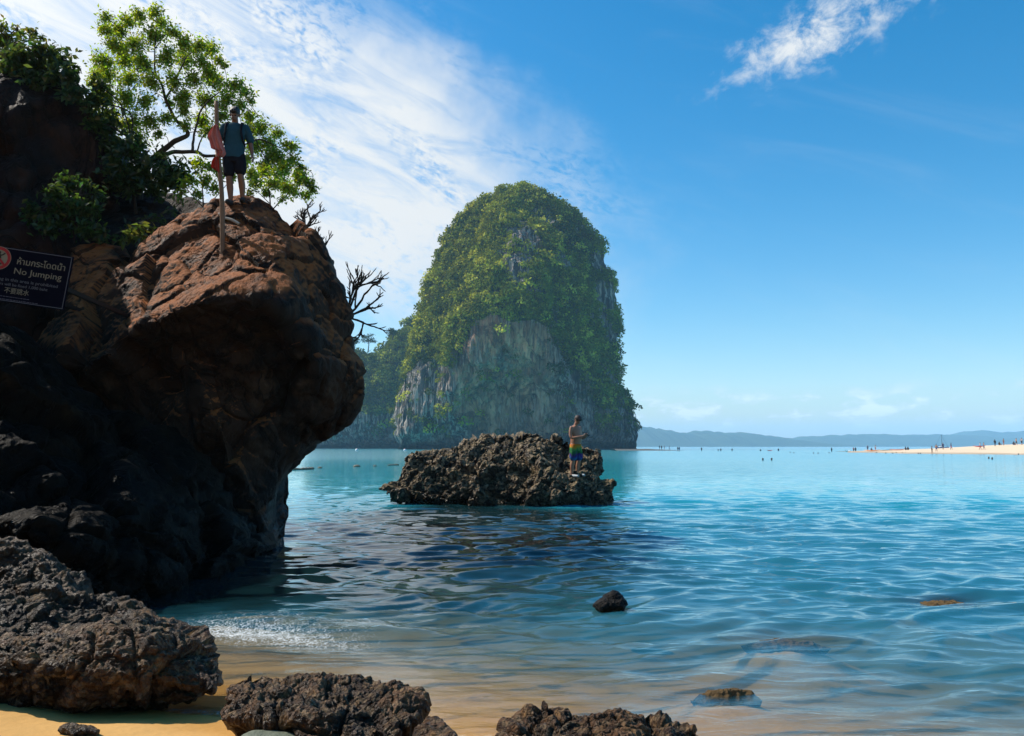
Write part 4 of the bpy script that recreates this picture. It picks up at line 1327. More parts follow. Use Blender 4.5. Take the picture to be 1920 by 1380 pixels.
# ------------------------------------------------------------------ sand spits and the people on them
def strip_land(name, cols, mat, kind='structure'):
    """cols: per column a list of world points running from the near water's edge over the crest to the back."""
    C_ = [spline(c, 5) for c in cols]
    n, mrow = len(C_), len(C_[0])
    V = np.concatenate(C_)
    V[:, 2] += 0.10 * fbm(V * np.array([0.12, 0.12, 0]) + 3, 3)
    i = (np.arange(n - 1)[:, None] * mrow + np.arange(mrow - 1)[None]).ravel()
    o = link(name, np_mesh(name, V, np.c_[i, i + mrow, i + mrow + 1, i + 1]), mat)
    tag(o, kind=kind)
    return V, np.c_[i, i + mrow, i + mrow + 1, i + 1]


m, k = new_mat('pale_spit_sand')
pos = k.n('ShaderNodeNewGeometry').outputs['Position']
n1 = k.noise(pos, 0.25, 5)
z = k.n('ShaderNodeSeparateXYZ', {0: pos}).outputs[2]
c = k.mix(n1, (0.58, 0.44, 0.29), (0.72, 0.57, 0.40))
wet = k.m('SUBTRACT', 1.0, k.ramp01(k.m('ADD', z, k.m('MULTIPLY', k.m('SUBTRACT', n1, 0.5), 0.3)), 0.1, 0.4))
c = k.mix(wet, c, k.mix(1.0, c, (0.62, 0.6, 0.58), 'MULTIPLY'))
principled(k, c, 0.85, 0.3)
M_SPIT = m
cols = []
EDGE = [(1590, 848.5, 846.5), (1640, 848.6, 845.0), (1700, 850.6, 843.0), (1750, 851, 841.8), (1800, 851.4, 840.2), (1830, 851.6, 838.4), (1870, 852, 836.0), (1920, 852.6, 833.6), (2000, 853, 831.5), (2150, 854, 830.5), (2400, 855, 830)]
for u in np.arange(1590, 2400, 12):
    v0 = np.interp(u, [e[0] for e in EDGE], [e[1] for e in EDGE])
    v1 = np.interp(u, [e[0] for e in EDGE], [e[2] for e in EDGE])
    a = ground(u, v0, 0.0)
    b = at(u, v1, a[1] + 34)
    cols.append([a - np.array([0, 6, 0.5]), a, a + (b - a) * 0.55 + np.array([0, 0, 0.10]), b, b + np.array([0, 18, -0.4]), b + np.array([0, 45, -3.0])])
SPV, SPF = strip_land('sand_spit', cols, M_SPIT)
SP_BVH = BVHTree.FromPolygons([tuple(v) for v in SPV], [tuple(f) for f in SPF])
cols = []
for u in np.arange(1150, 1280, 6):
    w = np.clip((1275 - u) / 60, 0.05, 1)
    c0 = at(u, 837, 335)
    cols.append([(c0[0], 322 - 6 * w, -0.7), (c0[0], 328, 0.25 * w), (c0[0], 335, 0.62 * w), (c0[0], 342, 0.3 * w), (c0[0], 350 + 6 * w, -0.8)])
strip_land('sand_bar', cols, simple_mat('wet_bar_sand', (0.10, 0.085, 0.06), 0.6, 0.4, 0.3, 0.6))


def remesh(V, F, voxel, smooth_it=3):
    me = np_mesh('raw', V, F)
    o = bpy.data.objects.new('raw', me)
    COL.objects.link(o)
    md = o.modifiers.new('r', 'REMESH')
    md.mode = 'VOXEL'
    md.voxel_size = voxel
    if smooth_it:
        ms = o.modifiers.new('s', 'SMOOTH')
        ms.factor = 0.5
        ms.iterations = smooth_it
    dg = bpy.context.evaluated_depsgraph_get()
    out = bpy.data.meshes.new_from_object(o.evaluated_get(dg))
    bpy.data.objects.remove(o)
    bpy.data.meshes.remove(me)
    for p in out.polygons:
        p.use_smooth = True
    return out


def ellipsoid(c, r, rot=None, nu=16, nv=12):
    V = []
    for i in range(nv + 1):
        ph = math.pi * (0.002 + 0.996 * i / nv)
        for j in range(nu):
            t = 2 * math.pi * j / nu
            V.append((r[0] * math.sin(ph) * math.cos(t), r[1] * math.sin(ph) * math.sin(t), r[2] * math.cos(ph)))
    V = np.array(V)
    if rot is not None:
        V = V @ np.array(Matrix.Rotation(rot[0], 3, rot[1])).T
    F = [(i * nu + j, (i + 1) * nu + j, (i + 1) * nu + (j + 1) % nu, i * nu + (j + 1) % nu) for i in range(nv) for j in range(nu)]
    for o_, rv in ((0, False), (nv * nu, True)):
        for j in range(1, nu - 2, 2):
            f = (o_, o_ + j, o_ + j + 1, o_ + j + 2)
            F.append(f[::-1] if rv else f)
    return V + np.asarray(c, float), np.array(F)


def rings(rows, nu=20):
    """Closed loft of ellipses: rows of (cx, cy, z, rx, ry)."""
    V = []
    for cx, cy, z, rx, ry in rows:
        for j in range(nu):
            t = 2 * math.pi * j / nu
            V.append((cx + rx * math.copysign(abs(math.cos(t)) ** 0.85, math.cos(t)), cy + ry * math.copysign(abs(math.sin(t)) ** 0.85, math.sin(t)), z))
    F = [(i * nu + j, i * nu + (j + 1) % nu, (i + 1) * nu + (j + 1) % nu, (i + 1) * nu + j) for i in range(len(rows) - 1) for j in range(nu)]
    for o_, rv in ((0, True), ((len(rows) - 1) * nu, False)):
        for j in range(1, nu - 2, 2):
            f = (o_, o_ + j, o_ + j + 1, o_ + j + 2)
            F.append(f[::-1] if rv else f)
    return np.array(V), np.array(F)


def limb(b, pts, rad, seg=10, n=6):
    P = spline(pts, n)
    rr = np.interp(np.linspace(0, 1, len(P)), np.linspace(0, 1, len(rad)), rad)
    b.add(*tube(P, rr, seg))
    b.add(*ellipsoid(P[0], (rr[0],) * 3, nu=10, nv=8))
    b.add(*ellipsoid(P[-1], (rr[-1],) * 3, nu=10, nv=8))


def hand(b, wrist, direction, palm_n, side, curl=0.5, s=1.0):
    """Palm and five bent fingers; direction from the wrist, palm_n out of the palm, side towards the thumb."""
    d = np.asarray(direction, float); d /= np.linalg.norm(d)
    pn = np.asarray(palm_n, float); pn -= pn.dot(d) * d; pn /= np.linalg.norm(pn)
    sd = np.cross(d, pn) * (1 if np.dot(np.cross(d, pn), side) > 0 else -1)
    w = np.asarray(wrist, float)
    for t in np.linspace(-0.028, 0.028, 4):
        limb(b, [w + sd * t * 0.6, w + d * 0.045 * s + sd * t, w + d * 0.09 * s + sd * t * 1.1], [0.015, 0.016, 0.012], 8, 3)
    for i, (t, L) in enumerate(((0.033, 0.070), (0.011, 0.080), (-0.012, 0.074), (-0.033, 0.058))):
        p0 = w + d * 0.085 * s + sd * t
        a = curl * (0.8 + 0.1 * i)
        d1 = d * math.cos(a) + pn * math.sin(a)
        d2 = d * math.cos(a * 2) + pn * math.sin(a * 2)
        p1 = p0 + d1 * L * 0.5
        limb(b, [p0, p1, p1 + d2 * L * 0.5], [0.0105, 0.0095, 0.008], 8, 3)
    p0 = w + d * 0.03 * s + sd * 0.03
    limb(b, [p0, p0 + d * 0.035 + sd * 0.022 + pn * 0.012, p0 + d * 0.07 + sd * 0.022 + pn * 0.028], [0.014, 0.0115, 0.009], 8, 3)


def head_at(b, c, pitch_down, sc=1.0):
    """Skull, jaw, nose, ears, eyebrow ridge; the face looks along -y, nodded down by pitch_down."""
    Rm = np.array(Matrix.Rotation(pitch_down, 3, 'X'))
    def put(V, F):
        b.add((V * sc) @ Rm.T + np.asarray(c), F)
    put(*ellipsoid((0, 0.012, 0.035), (0.077, 0.096, 0.090)))
    put(*ellipsoid((0, -0.018, -0.045), (0.058, 0.070, 0.072)))
    put(*ellipsoid((0, -0.048, -0.088), (0.030, 0.030, 0.024)))
    put(*ellipsoid((0, -0.096, -0.022), (0.014, 0.020, 0.026)))
    put(*ellipsoid((0, -0.078, 0.018), (0.050, 0.018, 0.011)))
    put(*ellipsoid((0, -0.084, -0.062), (0.024, 0.012, 0.008)))
    for sx_ in (-1, 1):
        put(*ellipsoid((sx_ * 0.080, 0.012, -0.010), (0.010, 0.022, 0.032)))
    return Rm


M_SKIN = simple_mat('tanned_skin', (0.17, 0.083, 0.05), 0.5, 0.3, 0.12, 8)
M_SKIN2 = simple_mat('sunburnt_skin', (0.30, 0.145, 0.088), 0.45, 0.3, 0.12, 8)
M_HAIR = simple_mat('black_hair', (0.012, 0.009, 0.008), 0.5, 0.4, 0.4, 90, 0.5)
M_HAIR2 = simple_mat('dark_brown_hair', (0.028, 0.014, 0.010), 0.5, 0.4, 0.4, 90, 0.5)
M_TEAL = simple_mat('teal_cotton', (0.019, 0.058, 0.080), 0.9, 0.1, 0.2, 14, 0.8)
M_BLACKCLOTH = simple_mat('black_cloth', (0.010, 0.010, 0.014), 0.9, 0.1, 0.2, 14, 0.6)
M_SHOE = simple_mat('dark_shoe', (0.02, 0.02, 0.022), 0.7, 0.3)
M_WSHOE = simple_mat('white_water_shoe', (0.40, 0.44, 0.46), 0.6, 0.3)
M_EYE = simple_mat('dark_eye', (0.01, 0.008, 0.006), 0.2, 0.5)


def down(bvh, x, y):
    h = bvh.ray_cast(Vector((x, y, 30)), Vector((0, 0, -1)))
    return np.array(h[0]) if h[0] is not None else None


def part_mesh(name, b, voxel, mat, root, sm=3):
    me = remesh(*b.out(), voxel, sm)
    return link(name, me, mat, root)


def big_person(name, label, loc, rz, scale, pose, skin, hair, nod):
    root = empty(name, tuple(loc), rz)
    root.scale = (scale,) * 3
    tag(root, label, 'person')
    P = pose
    b = Build()
    for s_ in ('l', 'r'):
        limb(b, P['leg_' + s_], [0.088, 0.078, 0.056, 0.060, 0.036], 12, 8)
        a, t = P['foot_' + s_]
        limb(b, [a, (np.array(a) + t) / 2, t], [0.040, 0.038, 0.030], 10, 4)
        limb(b, P['arm_' + s_], [0.058, 0.046, 0.040, 0.039, 0.026], 10, 8)
        hand(b, *P['hand_' + s_])
    b.add(*rings(P['torso'], 22))
    sh = P['torso'][-2]
    hc = np.array(P['head'])
    limb(b, [(sh[0], sh[1] + 0.01, sh[2]), hc + np.array([0, 0.035, -0.06])], [0.060, 0.055], 12, 4)
    Rm = head_at(b, hc, nod)
    part_mesh('body', b, 0.0075, skin, root, 2)
    hb = Build()
    for c_, r_ in (((0, 0.022, 0.058), (0.092, 0.108, 0.094)), ((0, -0.055, 0.075), (0.074, 0.050, 0.050)), ((0.03, 0.0, 0.12), (0.045, 0.05, 0.03)), ((0, 0.06, -0.01), (0.068, 0.050, 0.055))):
        V, F = ellipsoid(c_, r_)
        hb.add(V @ Rm.T + hc, F)
    hm = part_mesh('hair', hb, 0.009, hair, root, 2)
    for sx_ in (-1, 1):
        V, F = ellipsoid((sx_ * 0.030, -0.083, -0.004), (0.012, 0.008, 0.007), nu=10, nv=8)
        link('eye', np_mesh('eye', V @ Rm.T + hc, F), M_EYE, root)
    return root


# the man on the boulder
top = down(B_BVH, at(436, 376, 14.75)[0], 14.75)
A3 = lambda *a: np.array(a, float)
pose = dict(
    leg_r=[(0.095, 0.0, 0.90), (0.115, -0.02, 0.72), (0.13, -0.045, 0.53), (0.15, 0.02, 0.34), (0.155, 0.075, 0.13)],
    leg_l=[(-0.095, 0.0, 0.90), (-0.085, -0.02, 0.70), (-0.065, -0.04, 0.49), (-0.05, 0.00, 0.29), (-0.035, 0.02, 0.06)],
    foot_r=(A3(0.155, 0.075, 0.10), A3(0.185, -0.10, 0.055)), foot_l=(A3(-0.035, 0.02, 0.03), A3(-0.05, -0.17, -0.01)),
    arm_r=[(0.185, 0.01, 1.40), (0.235, 0.02, 1.27), (0.275, 0.025, 1.13), (0.30, -0.01, 1.02), (0.325, -0.055, 0.90)],
    arm_l=[(-0.185, 0.01, 1.40), (-0.235, 0.02, 1.27), (-0.270, 0.025, 1.13), (-0.285, -0.01, 1.02), (-0.29, -0.05, 0.90)],
    hand_r=((0.327, -0.058, 0.895), (0.25, -0.25, -1), (-1, 0, 0), (0, -1, 0), 0.35), hand_l=((-0.29, -0.052, 0.895), (0, -0.2, -1), (1, 0, 0), (0, -1, 0), 0.35),
    torso=[(0, 0, 0.84, 0.12, 0.09), (0, 0, 0.92, 0.155, 0.11), (0, 0, 1.05, 0.14, 0.10), (0, -0.005, 1.18, 0.15, 0.105), (0, 0, 1.32, 0.18, 0.11), (0, 0.005, 1.41, 0.17, 0.085), (0, 0.01, 1.47, 0.075, 0.06)],
    head=(0.0, -0.055, 1.615))
man = big_person('person', 'man in teal shirt and black shorts looking down from the top of the boulder', top + np.array([0, 0, -0.01]), R(8), 1.03, pose, M_SKIN, M_HAIR, R(28))
b = Build()
b.add(*rings([(0, 0, 0.82, 0.178, 0.132), (0, 0, 0.90, 0.178, 0.132), (0, 0, 1.05, 0.168, 0.122), (0, -0.005, 1.18, 0.172, 0.125), (0, 0, 1.32, 0.196, 0.128), (0, 0.005, 1.42, 0.185, 0.10), (0, 0.01, 1.475, 0.09, 0.075)], 22))
for sx_ in (-1, 1):
    limb(b, [(sx_ * 0.18, 0.01, 1.40), (sx_ * 0.235, 0.02, 1.28), (sx_ * 0.268, 0.022, 1.19)], [0.075, 0.072, 0.074], 12, 5)
part_mesh('t_shirt', b, 0.011, M_TEAL, man, 3)
b = Build()
b.add(*rings([(0, 0, 0.74, 0.165, 0.125), (0, 0, 0.82, 0.178, 0.13), (0, 0, 0.93, 0.168, 0.122)], 20))
limb(b, [(0.095, 0, 0.86), (0.12, -0.02, 0.72), (0.13, -0.04, 0.60)], [0.105, 0.105, 0.10], 12, 5)
limb(b, [(-0.095, 0, 0.86), (-0.085, -0.02, 0.70), (-0.07, -0.04, 0.56)], [0.105, 0.105, 0.10], 12, 5)
part_mesh('shorts', b, 0.011, M_BLACKCLOTH, man, 3)
for sx_ in (-1, 1):
    b = Build()
    limb(b, [(sx_ * 0.10, 0.115, 1.30), (sx_ * 0.125, 0.05, 1.475), (sx_ * 0.13, -0.085, 1.43), (sx_ * 0.135, -0.135, 1.28), (sx_ * 0.16, -0.10, 1.14), (sx_ * 0.18, 0.02, 1.08)], [0.022, 0.024, 0.024, 0.022, 0.018, 0.016], 8, 6)
    part_mesh('backpack_strap', b, 0.010, M_BLACKCLOTH, man, 2)
b = Build()
b.add(*rings([(0, 0.20, 0.98, 0.13, 0.06), (0, 0.21, 1.08, 0.15, 0.085), (0, 0.20, 1.30, 0.145, 0.08), (0, 0.18, 1.42, 0.10, 0.05)], 18))
part_mesh('backpack', b, 0.014, M_BLACKCLOTH, man, 3)
for a, t in (pose['foot_r'], pose['foot_l']):
    b = Build()
    limb(b, [a + A3(0, 0.03, -0.005), (a + t) / 2 + A3(0, 0, -0.008), t + A3(0, -0.03, 0.0)], [0.054, 0.052, 0.042], 12, 4)
    part_mesh('shoe', b, 0.010, M_SHOE, man, 2)

# the man on the sea rock
ft = hit(R_BVH, 1080, 893)
pose2 = dict(
    leg_r=[(0.10, 0.0, 0.88), (0.115, -0.01, 0.70), (0.125, -0.02, 0.48), (0.13, 0.03, 0.28), (0.13, 0.03, 0.06)],
    leg_l=[(-0.10, 0.0, 0.88), (-0.115, -0.01, 0.70), (-0.125, -0.02, 0.48), (-0.135, 0.03, 0.28), (-0.14, 0.03, 0.04)],
    foot_r=(A3(0.13, 0.03, 0.05), A3(0.15, -0.15, 0.03)), foot_l=(A3(-0.14, 0.03, 0.03), A3(-0.15, -0.15, 0.01)),
    arm_r=[(0.19, 0.0, 1.36), (0.235, 0.0, 1.22), (0.25, -0.05, 1.09), (0.17, -0.20, 1.10), (0.07, -0.315, 1.13)],
    arm_l=[(-0.19, 0.0, 1.36), (-0.235, 0.0, 1.22), (-0.25, -0.05, 1.09), (-0.17, -0.20, 1.10), (-0.07, -0.315, 1.13)],
    hand_r=((0.07, -0.318, 1.13), (-0.45, -0.8, 0.15), (-0.7, 0.3, 0.4), (0, 0, 1), 0.75), hand_l=((-0.07, -0.318, 1.13), (0.45, -0.8, 0.15), (0.7, 0.3, 0.4), (0, 0, 1), 0.75),
    torso=[(0, 0, 0.82, 0.13, 0.10), (0, 0, 0.90, 0.17, 0.13), (0, -0.025, 1.02, 0.175, 0.145), (0, -0.02, 1.15, 0.175, 0.135), (0, 0.0, 1.28, 0.195, 0.13), (0, 0.01, 1.38, 0.18, 0.095), (0, 0.01, 1.44, 0.08, 0.065)],
    head=(0.0, -0.075, 1.575))
man2 = big_person('person', 'shirtless man in rainbow swim shorts standing on the sea rock looking at a phone', ft + np.array([0, 0.05, 0.0]), R(48), 1.0, pose2, M_SKIN2, M_HAIR2, R(38))
b = Build()
b.add(*rings([(0, 0, 0.70, 0.175, 0.135), (0, 0, 0.80, 0.19, 0.15), (0, 0, 0.91, 0.182, 0.145)], 20))
limb(b, [(0.10, 0, 0.82), (0.118, -0.01, 0.68), (0.128, -0.015, 0.54)], [0.11, 0.112, 0.115], 12, 5)
limb(b, [(-0.10, 0, 0.82), (-0.118, -0.01, 0.68), (-0.128, -0.015, 0.54)], [0.11, 0.112, 0.115], 12, 5)
m, k = new_mat('rainbow_swimwear')
oc = k.n('ShaderNodeTexCoord').outputs['Object']
oz = k.n('ShaderNodeSeparateXYZ', {0: oc}).outputs[2]
t = k.m('ADD', oz, k.m('MULTIPLY', k.m('SUBTRACT', k.noise(oc, 5.0, 4, 0.5, 0.5), 0.5), 0.5))
cr = k.n('ShaderNodeValToRGB', {'Fac': k.m('DIVIDE', k.m('SUBTRACT', t, 0.45), 0.48)})
E = cr.color_ramp.elements
E[0].position, E[0].color = 0.0, (0.012, 0.12, 0.24, 1)
E[1].position, E[1].color = 1.0, (0.42, 0.11, 0.012, 1)
for p_, c_ in ((0.2, (0.02, 0.025, 0.18, 1)), (0.38, (0.04, 0.01, 0.10, 1)), (0.52, (0.01, 0.10, 0.03, 1)), (0.66, (0.04, 0.19, 0.05, 1)), (0.8, (0.38, 0.19, 0.012, 1))):
    e = E.new(p_)
    e.color = c_
principled(k, cr.outputs[0], 0.8, 0.2)
part_mesh('swim_shorts', b, 0.011, m, man2, 3)
for a, t_ in (pose2['foot_r'], pose2['foot_l']):
    b = Build()
    limb(b, [a + A3(0, 0.03, -0.005), (a + t_) / 2 + A3(0, 0, -0.006), t_ + A3(0, -0.03, 0)], [0.044, 0.044, 0.036], 12, 4)
    part_mesh('shoe', b, 0.010, M_WSHOE, man2, 2)
# the phone he holds (a thing of its own)
bmx = bmesh.new()
bmesh.ops.create_cube(bmx, size=1.0)
bmesh.ops.scale(bmx, vec=(0.075, 0.009, 0.15), verts=bmx.verts)
bmesh.ops.bevel(bmx, geom=bmx.edges[:], offset=0.004, segments=2, affect='EDGES')
pm = bpy.data.meshes.new('phone')
bmx.to_mesh(pm)
bmx.free()
ph = link('phone', pm, M_BLACKCLOTH)
Mx = Matrix.Translation(man2.location) @ Matrix.Rotation(R(48), 4, 'Z') @ Matrix.Translation((0, -0.415, 1.175)) @ Matrix.Rotation(R(-50), 4, 'X')
ph.matrix_world = Mx
tag(ph, 'dark phone held in both hands by the shirtless man', 'phone')

# pole, cloths and bent stick on the boulder
pb = hit(B_BVH, 418, 466)
pt = at(406, 190, pb[1] - 0.05)
m_pole = simple_mat('weathered_bamboo', (0.16, 0.095, 0.055), 0.75, 0.3, 0.35, 10, 0.4)
P = spline([pb - np.array([0, 0, 0.2]), pb + (pt - pb) * 0.35 + np.array([0.02, 0, 0]), pb + (pt - pb) * 0.7 + np.array([-0.015, 0, 0]), pt], 8)
rr = np.linspace(0.042, 0.036, len(P)) * (1 + 0.10 * (np.arange(len(P)) % 6 == 0))
V, F = tube(P, rr, 12)
tag(mesh_at('pole', V, F, m_pole, pb), 'weathered wooden pole standing on the boulder in front of the man', 'pole')


def cloth(name, outline, D, mat, label, folds, seed):
    """Hanging cloth: a fan of vertical folds inside the given outline, given real thickness."""
    O = pxo(outline, D)
    xs_, zs_ = O[:, 0], O[:, 2]
    n, mr = 34, 26
    q = np.array([(xs_.min() + (xs_.max() - xs_.min()) * i / (n - 1), zs_.min() + (zs_.max() - zs_.min()) * j / (mr - 1)) for i in range(n) for j in range(mr)])
    poly = np.c_[xs_, zs_]
    inside = inpoly(q, poly)
    idx = -np.ones(len(q), int)
    y = D + 0.05 * np.sin((q[:, 0] - xs_.min()) / (xs_.max() - xs_.min()) * folds * 6.28 + 3 * q[:, 1] + seed) - 0.06
    V, F = [], []
    use = np.where(inside)[0]
    # pull a full row structure: for each row clip to polygon extents
    rows = []
    for j in range(mr):
        zz = zs_.min() + (zs_.max() - zs_.min()) * (0.02 + 0.96 * j / (mr - 1))
        hits = []
        for a, c_ in zip(poly, np.roll(poly, -1, 0)):
            if (a[1] - zz) * (c_[1] - zz) < 0:
                hits.append(a[0] + (c_[0] - a[0]) * (zz - a[1]) / (c_[1] - a[1]))
        rows.append((min(hits), max(hits), zz))
    for x0, x1, zz in rows:
        for i in range(n):
            t = i / (n - 1)
            V.append((x0 + (x1 - x0) * t, D - 0.07 + 0.045 * math.sin(t * folds * 6.28 + 2.5 * zz + seed) * (0.4 + 0.6 * abs(2 * t - 1)), zz))
    V = np.array(V)
    back = V + np.array([0, 0.006, 0])
    g = lambda i, j: j * n + i
    F = [(g(i, j), g(i + 1, j), g(i + 1, j + 1), g(i, j + 1)) for j in range(mr - 1) for i in range(n - 1)]
    N_ = len(V)
    F += [tuple(x + N_ for x in f[::-1]) for f in F]
    ring_ = [g(i, 0) for i in range(n)] + [g(n - 1, j) for j in range(1, mr)] + [g(i, mr - 1) for i in range(n - 2, -1, -1)] + [g(0, j) for j in range(mr - 2, 0, -1)]
    F += [(ring_[i], ring_[i] + N_, ring_[(i + 1) % len(ring_)] + N_, ring_[(i + 1) % len(ring_)]) for i in range(len(ring_))]
    o = mesh_at(name, np.concatenate([V, back]), np.array(F), mat, V.mean(0))
    tag(o, label, 'flag')
    return o


def cloth_mat(name, col):
    m, k = new_mat(name)
    co = k.n('ShaderNodeTexCoord').outputs['Object']
    c = k.mix(k.noise(co, 5, 5), tuple(x * 0.8 for x in col), tuple(x * 1.15 for x in col))
    d = k.n('ShaderNodeBsdfDiffuse', {'Color': c})
    t = k.n('ShaderNodeBsdfTranslucent', {'Color': c})
    k.n('ShaderNodeOutputMaterial', {'Surface': k.n('ShaderNodeMixShader', {0: 0.4, 1: d.outputs[0], 2: t.outputs[0]}).outputs[0]})
    return m


cloth('flag', [(403, 238), (410, 236), (414, 248), (419, 268), (425, 290), (418, 297), (411, 297), (408, 280), (400, 283), (396, 268), (392, 258), (396, 248)], pb[1] - 0.05, cloth_mat('faded_pink_cloth', (0.60, 0.23, 0.20)),
      'faded pink flag hanging limp from the wooden pole', 2.5, 1.0)
cloth('flag', [(404, 298), (411, 296), (413, 310), (412, 326), (407, 322), (399, 317), (400, 306)], pb[1] - 0.05, cloth_mat('dark_red_cloth', (0.42, 0.06, 0.04)),
      'small dark red cloth tied to the pole below the pink flag', 1.5, 2.0)
ps = [down(B_BVH, at(u, v, 14.45)[0], 14.45) + np.array([0, 0, 0.03 + e]) for u, v, e in ((410, 392, 0.0), (422, 385, 0.03), (436, 378, 0.04), (450, 374, 0.0))]
V, F = tube(spline(ps, 6), np.linspace(0.022, 0.03, 19), 8)
tag(mesh_at('stick', V, F, simple_mat('pale_driftwood', (0.38, 0.33, 0.27), 0.8, 0.2, 0.2, 20), ps[0]), 'pale bent stick lying on the boulder by the feet of the man in teal', 'stick')

# ------------------------------------------------------------------ the warning sign
SD = 10.6
sc_ = SD / F_PX
ctr = at(22, 516, SD)
sign = empty('warning_sign', tuple(ctr))
ROLL, YAW = R(7.6), R(6)
sign.rotation_euler = (0, ROLL, YAW)
tag(sign, 'dark blue No Jumping warning sign in Thai, English and Chinese above the rock slope', 'sign')
M_NAVY = simple_mat('navy_sign_paint', (0.002, 0.002, 0.007), 0.7, 0.04, 0.2, 6)
M_CREAM = simple_mat('cream_sign_paint', (0.18, 0.16, 0.115), 0.7, 0.1, 0.15, 30)
M_GREYP = simple_mat('grey_sign_paint', (0.10, 0.10, 0.115), 0.7, 0.1, 0.1, 30)
M_SIGNRED = simple_mat('red_sign_paint', (0.25, 0.012, 0.012), 0.55, 0.2, 0.1, 30)
M_POST = simple_mat('dark_post_wood', (0.03, 0.025, 0.02), 0.8, 0.2)


def box(b, x0, x1, y0, y1, z0, z1):
    V = np.array([(x, y, z) for x in (x0, x1) for y in (y0, y1) for z in (z0, z1)])
    b.add(V, np.array([(0, 1, 3, 2), (4, 6, 7, 5), (0, 4, 5, 1), (2, 3, 7, 6), (0, 2, 6, 4), (1, 5, 7, 3)]))


XL, XR, ZH = -102 * sc_, 105 * sc_, 52.5 * sc_
b = Build(); box(b, XL, XR, -0.012, 0.012, -ZH, ZH)
link('panel', np_mesh('panel', *b.out(), smooth=False), M_NAVY, sign)
b = Build()
e_, w_ = 2.0 * sc_, 1.1 * sc_
for x0, x1, z0, z1 in ((XL + e_, XR - e_, ZH - e_ - w_, ZH - e_), (XL + e_, XR - e_, -ZH + e_, -ZH + e_ + w_), (XL + e_, XL + e_ + w_, -ZH + e_ + w_, ZH - e_ - w_), (XR - e_ - w_, XR - e_, -ZH + e_ + w_, ZH - e_ - w_)):
    box(b, x0, x1, -0.015, -0.012, z0, z1)
link('border', np_mesh('border', *b.out(), smooth=False), M_GREYP, sign)
for x in (XL * 0.6, XR * 0.6):
    b = Build(); box(b, x - 0.03, x + 0.03, 0.013, 3.2, -0.03, 0.03)
    link('bracket', np_mesh('bracket', *b.out(), smooth=False), M_POST, sign)


def disc(r0, r1, y, n=40):
    V = [(r * math.cos(2 * math.pi * i / n), yy, r * math.sin(2 * math.pi * i / n)) for yy in (y, y + 0.002) for r in (r0, r1) for i in range(n)]
    F = []
    for i in range(n):
        j = (i + 1) % n
        F += [(i, j, n + j, n + i), (n + i, n + j, 3 * n + j, 3 * n + i)]
    return np.array(V), np.array(F)


ez = 29 * sc_
ex = (-6 - 22) * sc_
for nm, r0, r1, y, mt in (('emblem_disc', 0.001, 17.5 * sc_, -0.0145, M_CREAM), ('emblem_ring', 16 * sc_, 21.5 * sc_, -0.0175, M_SIGNRED), ('emblem_rim', 21.5 * sc_, 22.4 * sc_, -0.0175, M_CREAM)):
    V, F = disc(r0, r1, y)
    link(nm, np_mesh(nm, V + np.array([ex, 0, ez]), F, False), mt, sign)
b = Build()
for pts, rd in (([(0, 0, 8), (2, 0, 2), (1, 0, -4)], 2.2), ([(1, 0, -4), (6, 0, -6), (5, 0, -12)], 1.7), ([(1, 0, -4), (-3, 0, -8), (-8, 0, -9)], 1.7), ([(1, 0, 5), (6, 0, 7), (10, 0, 11)], 1.3), ([(1, 0, 5), (-5, 0, 7), (-9, 0, 10)], 1.3)):
    V, F = tube(spline(np.array(pts, float) * sc_, 4), [rd * sc_] * 9, 8)
    b.add(V * np.array([1, 0.12, 1]) + np.array([ex, -0.0175, ez]), F)
V, F = ellipsoid((0, 0, 11 * sc_), (2.6 * sc_, 0.002, 2.6 * sc_))
b.add(V + np.array([ex, -0.0175, ez]), F)
link('emblem_diver', np_mesh('emblem_diver', *b.out()), M_POST, sign)
b = Build()
box(b, -17 * sc_, 17 * sc_, -0.0215, -0.0195, -2 * sc_, 2 * sc_)
V, F = b.out()
V = V @ np.array(Matrix.Rotation(R(45), 3, 'Y')).T + np.array([ex, 0, ez])
link('emblem_slash', np_mesh('emblem_slash', V, F, False), M_SIGNRED, sign)


def text_part(name, body, u0, u1, zpx, height_px, mat, bold=0.0):
    """Lettering between u0 and u1 (pixels from the sign's middle), baseline at zpx."""
    cu = bpy.data.curves.new(name, 'FONT')
    cu.body = body
    cu.size = 1.0
    cu.extrude = 0.003
    cu.offset = bold
    cu.resolution_u = 3
    o = bpy.data.objects.new(name, cu)
    COL.objects.link(o)
    dg = bpy.context.evaluated_depsgraph_get()
    me = bpy.data.meshes.new_from_object(o.evaluated_get(dg))
    bpy.data.objects.remove(o)
    V = np.empty(len(me.vertices) * 3, np.float32)
    me.vertices.foreach_get('co', V)
    V = V.reshape(-1, 3)
    if not len(V):
        return
    w = V[:, 0].max() - V[:, 0].min()
    Vn = np.c_[(V[:, 0] - V[:, 0].min()) / w * (u1 - u0) * sc_ + u0 * sc_, -0.0135 - V[:, 2] * 0.4, V[:, 1] * height_px / 0.72 * sc_ + zpx * sc_]
    me.vertices.foreach_set('co', Vn.astype(np.float32).ravel())
    me.update()
    me.materials.clear()
    lo = link(name, me, mat, sign)
    if height_px < 7:
        lo['kind'] = 'stuff'


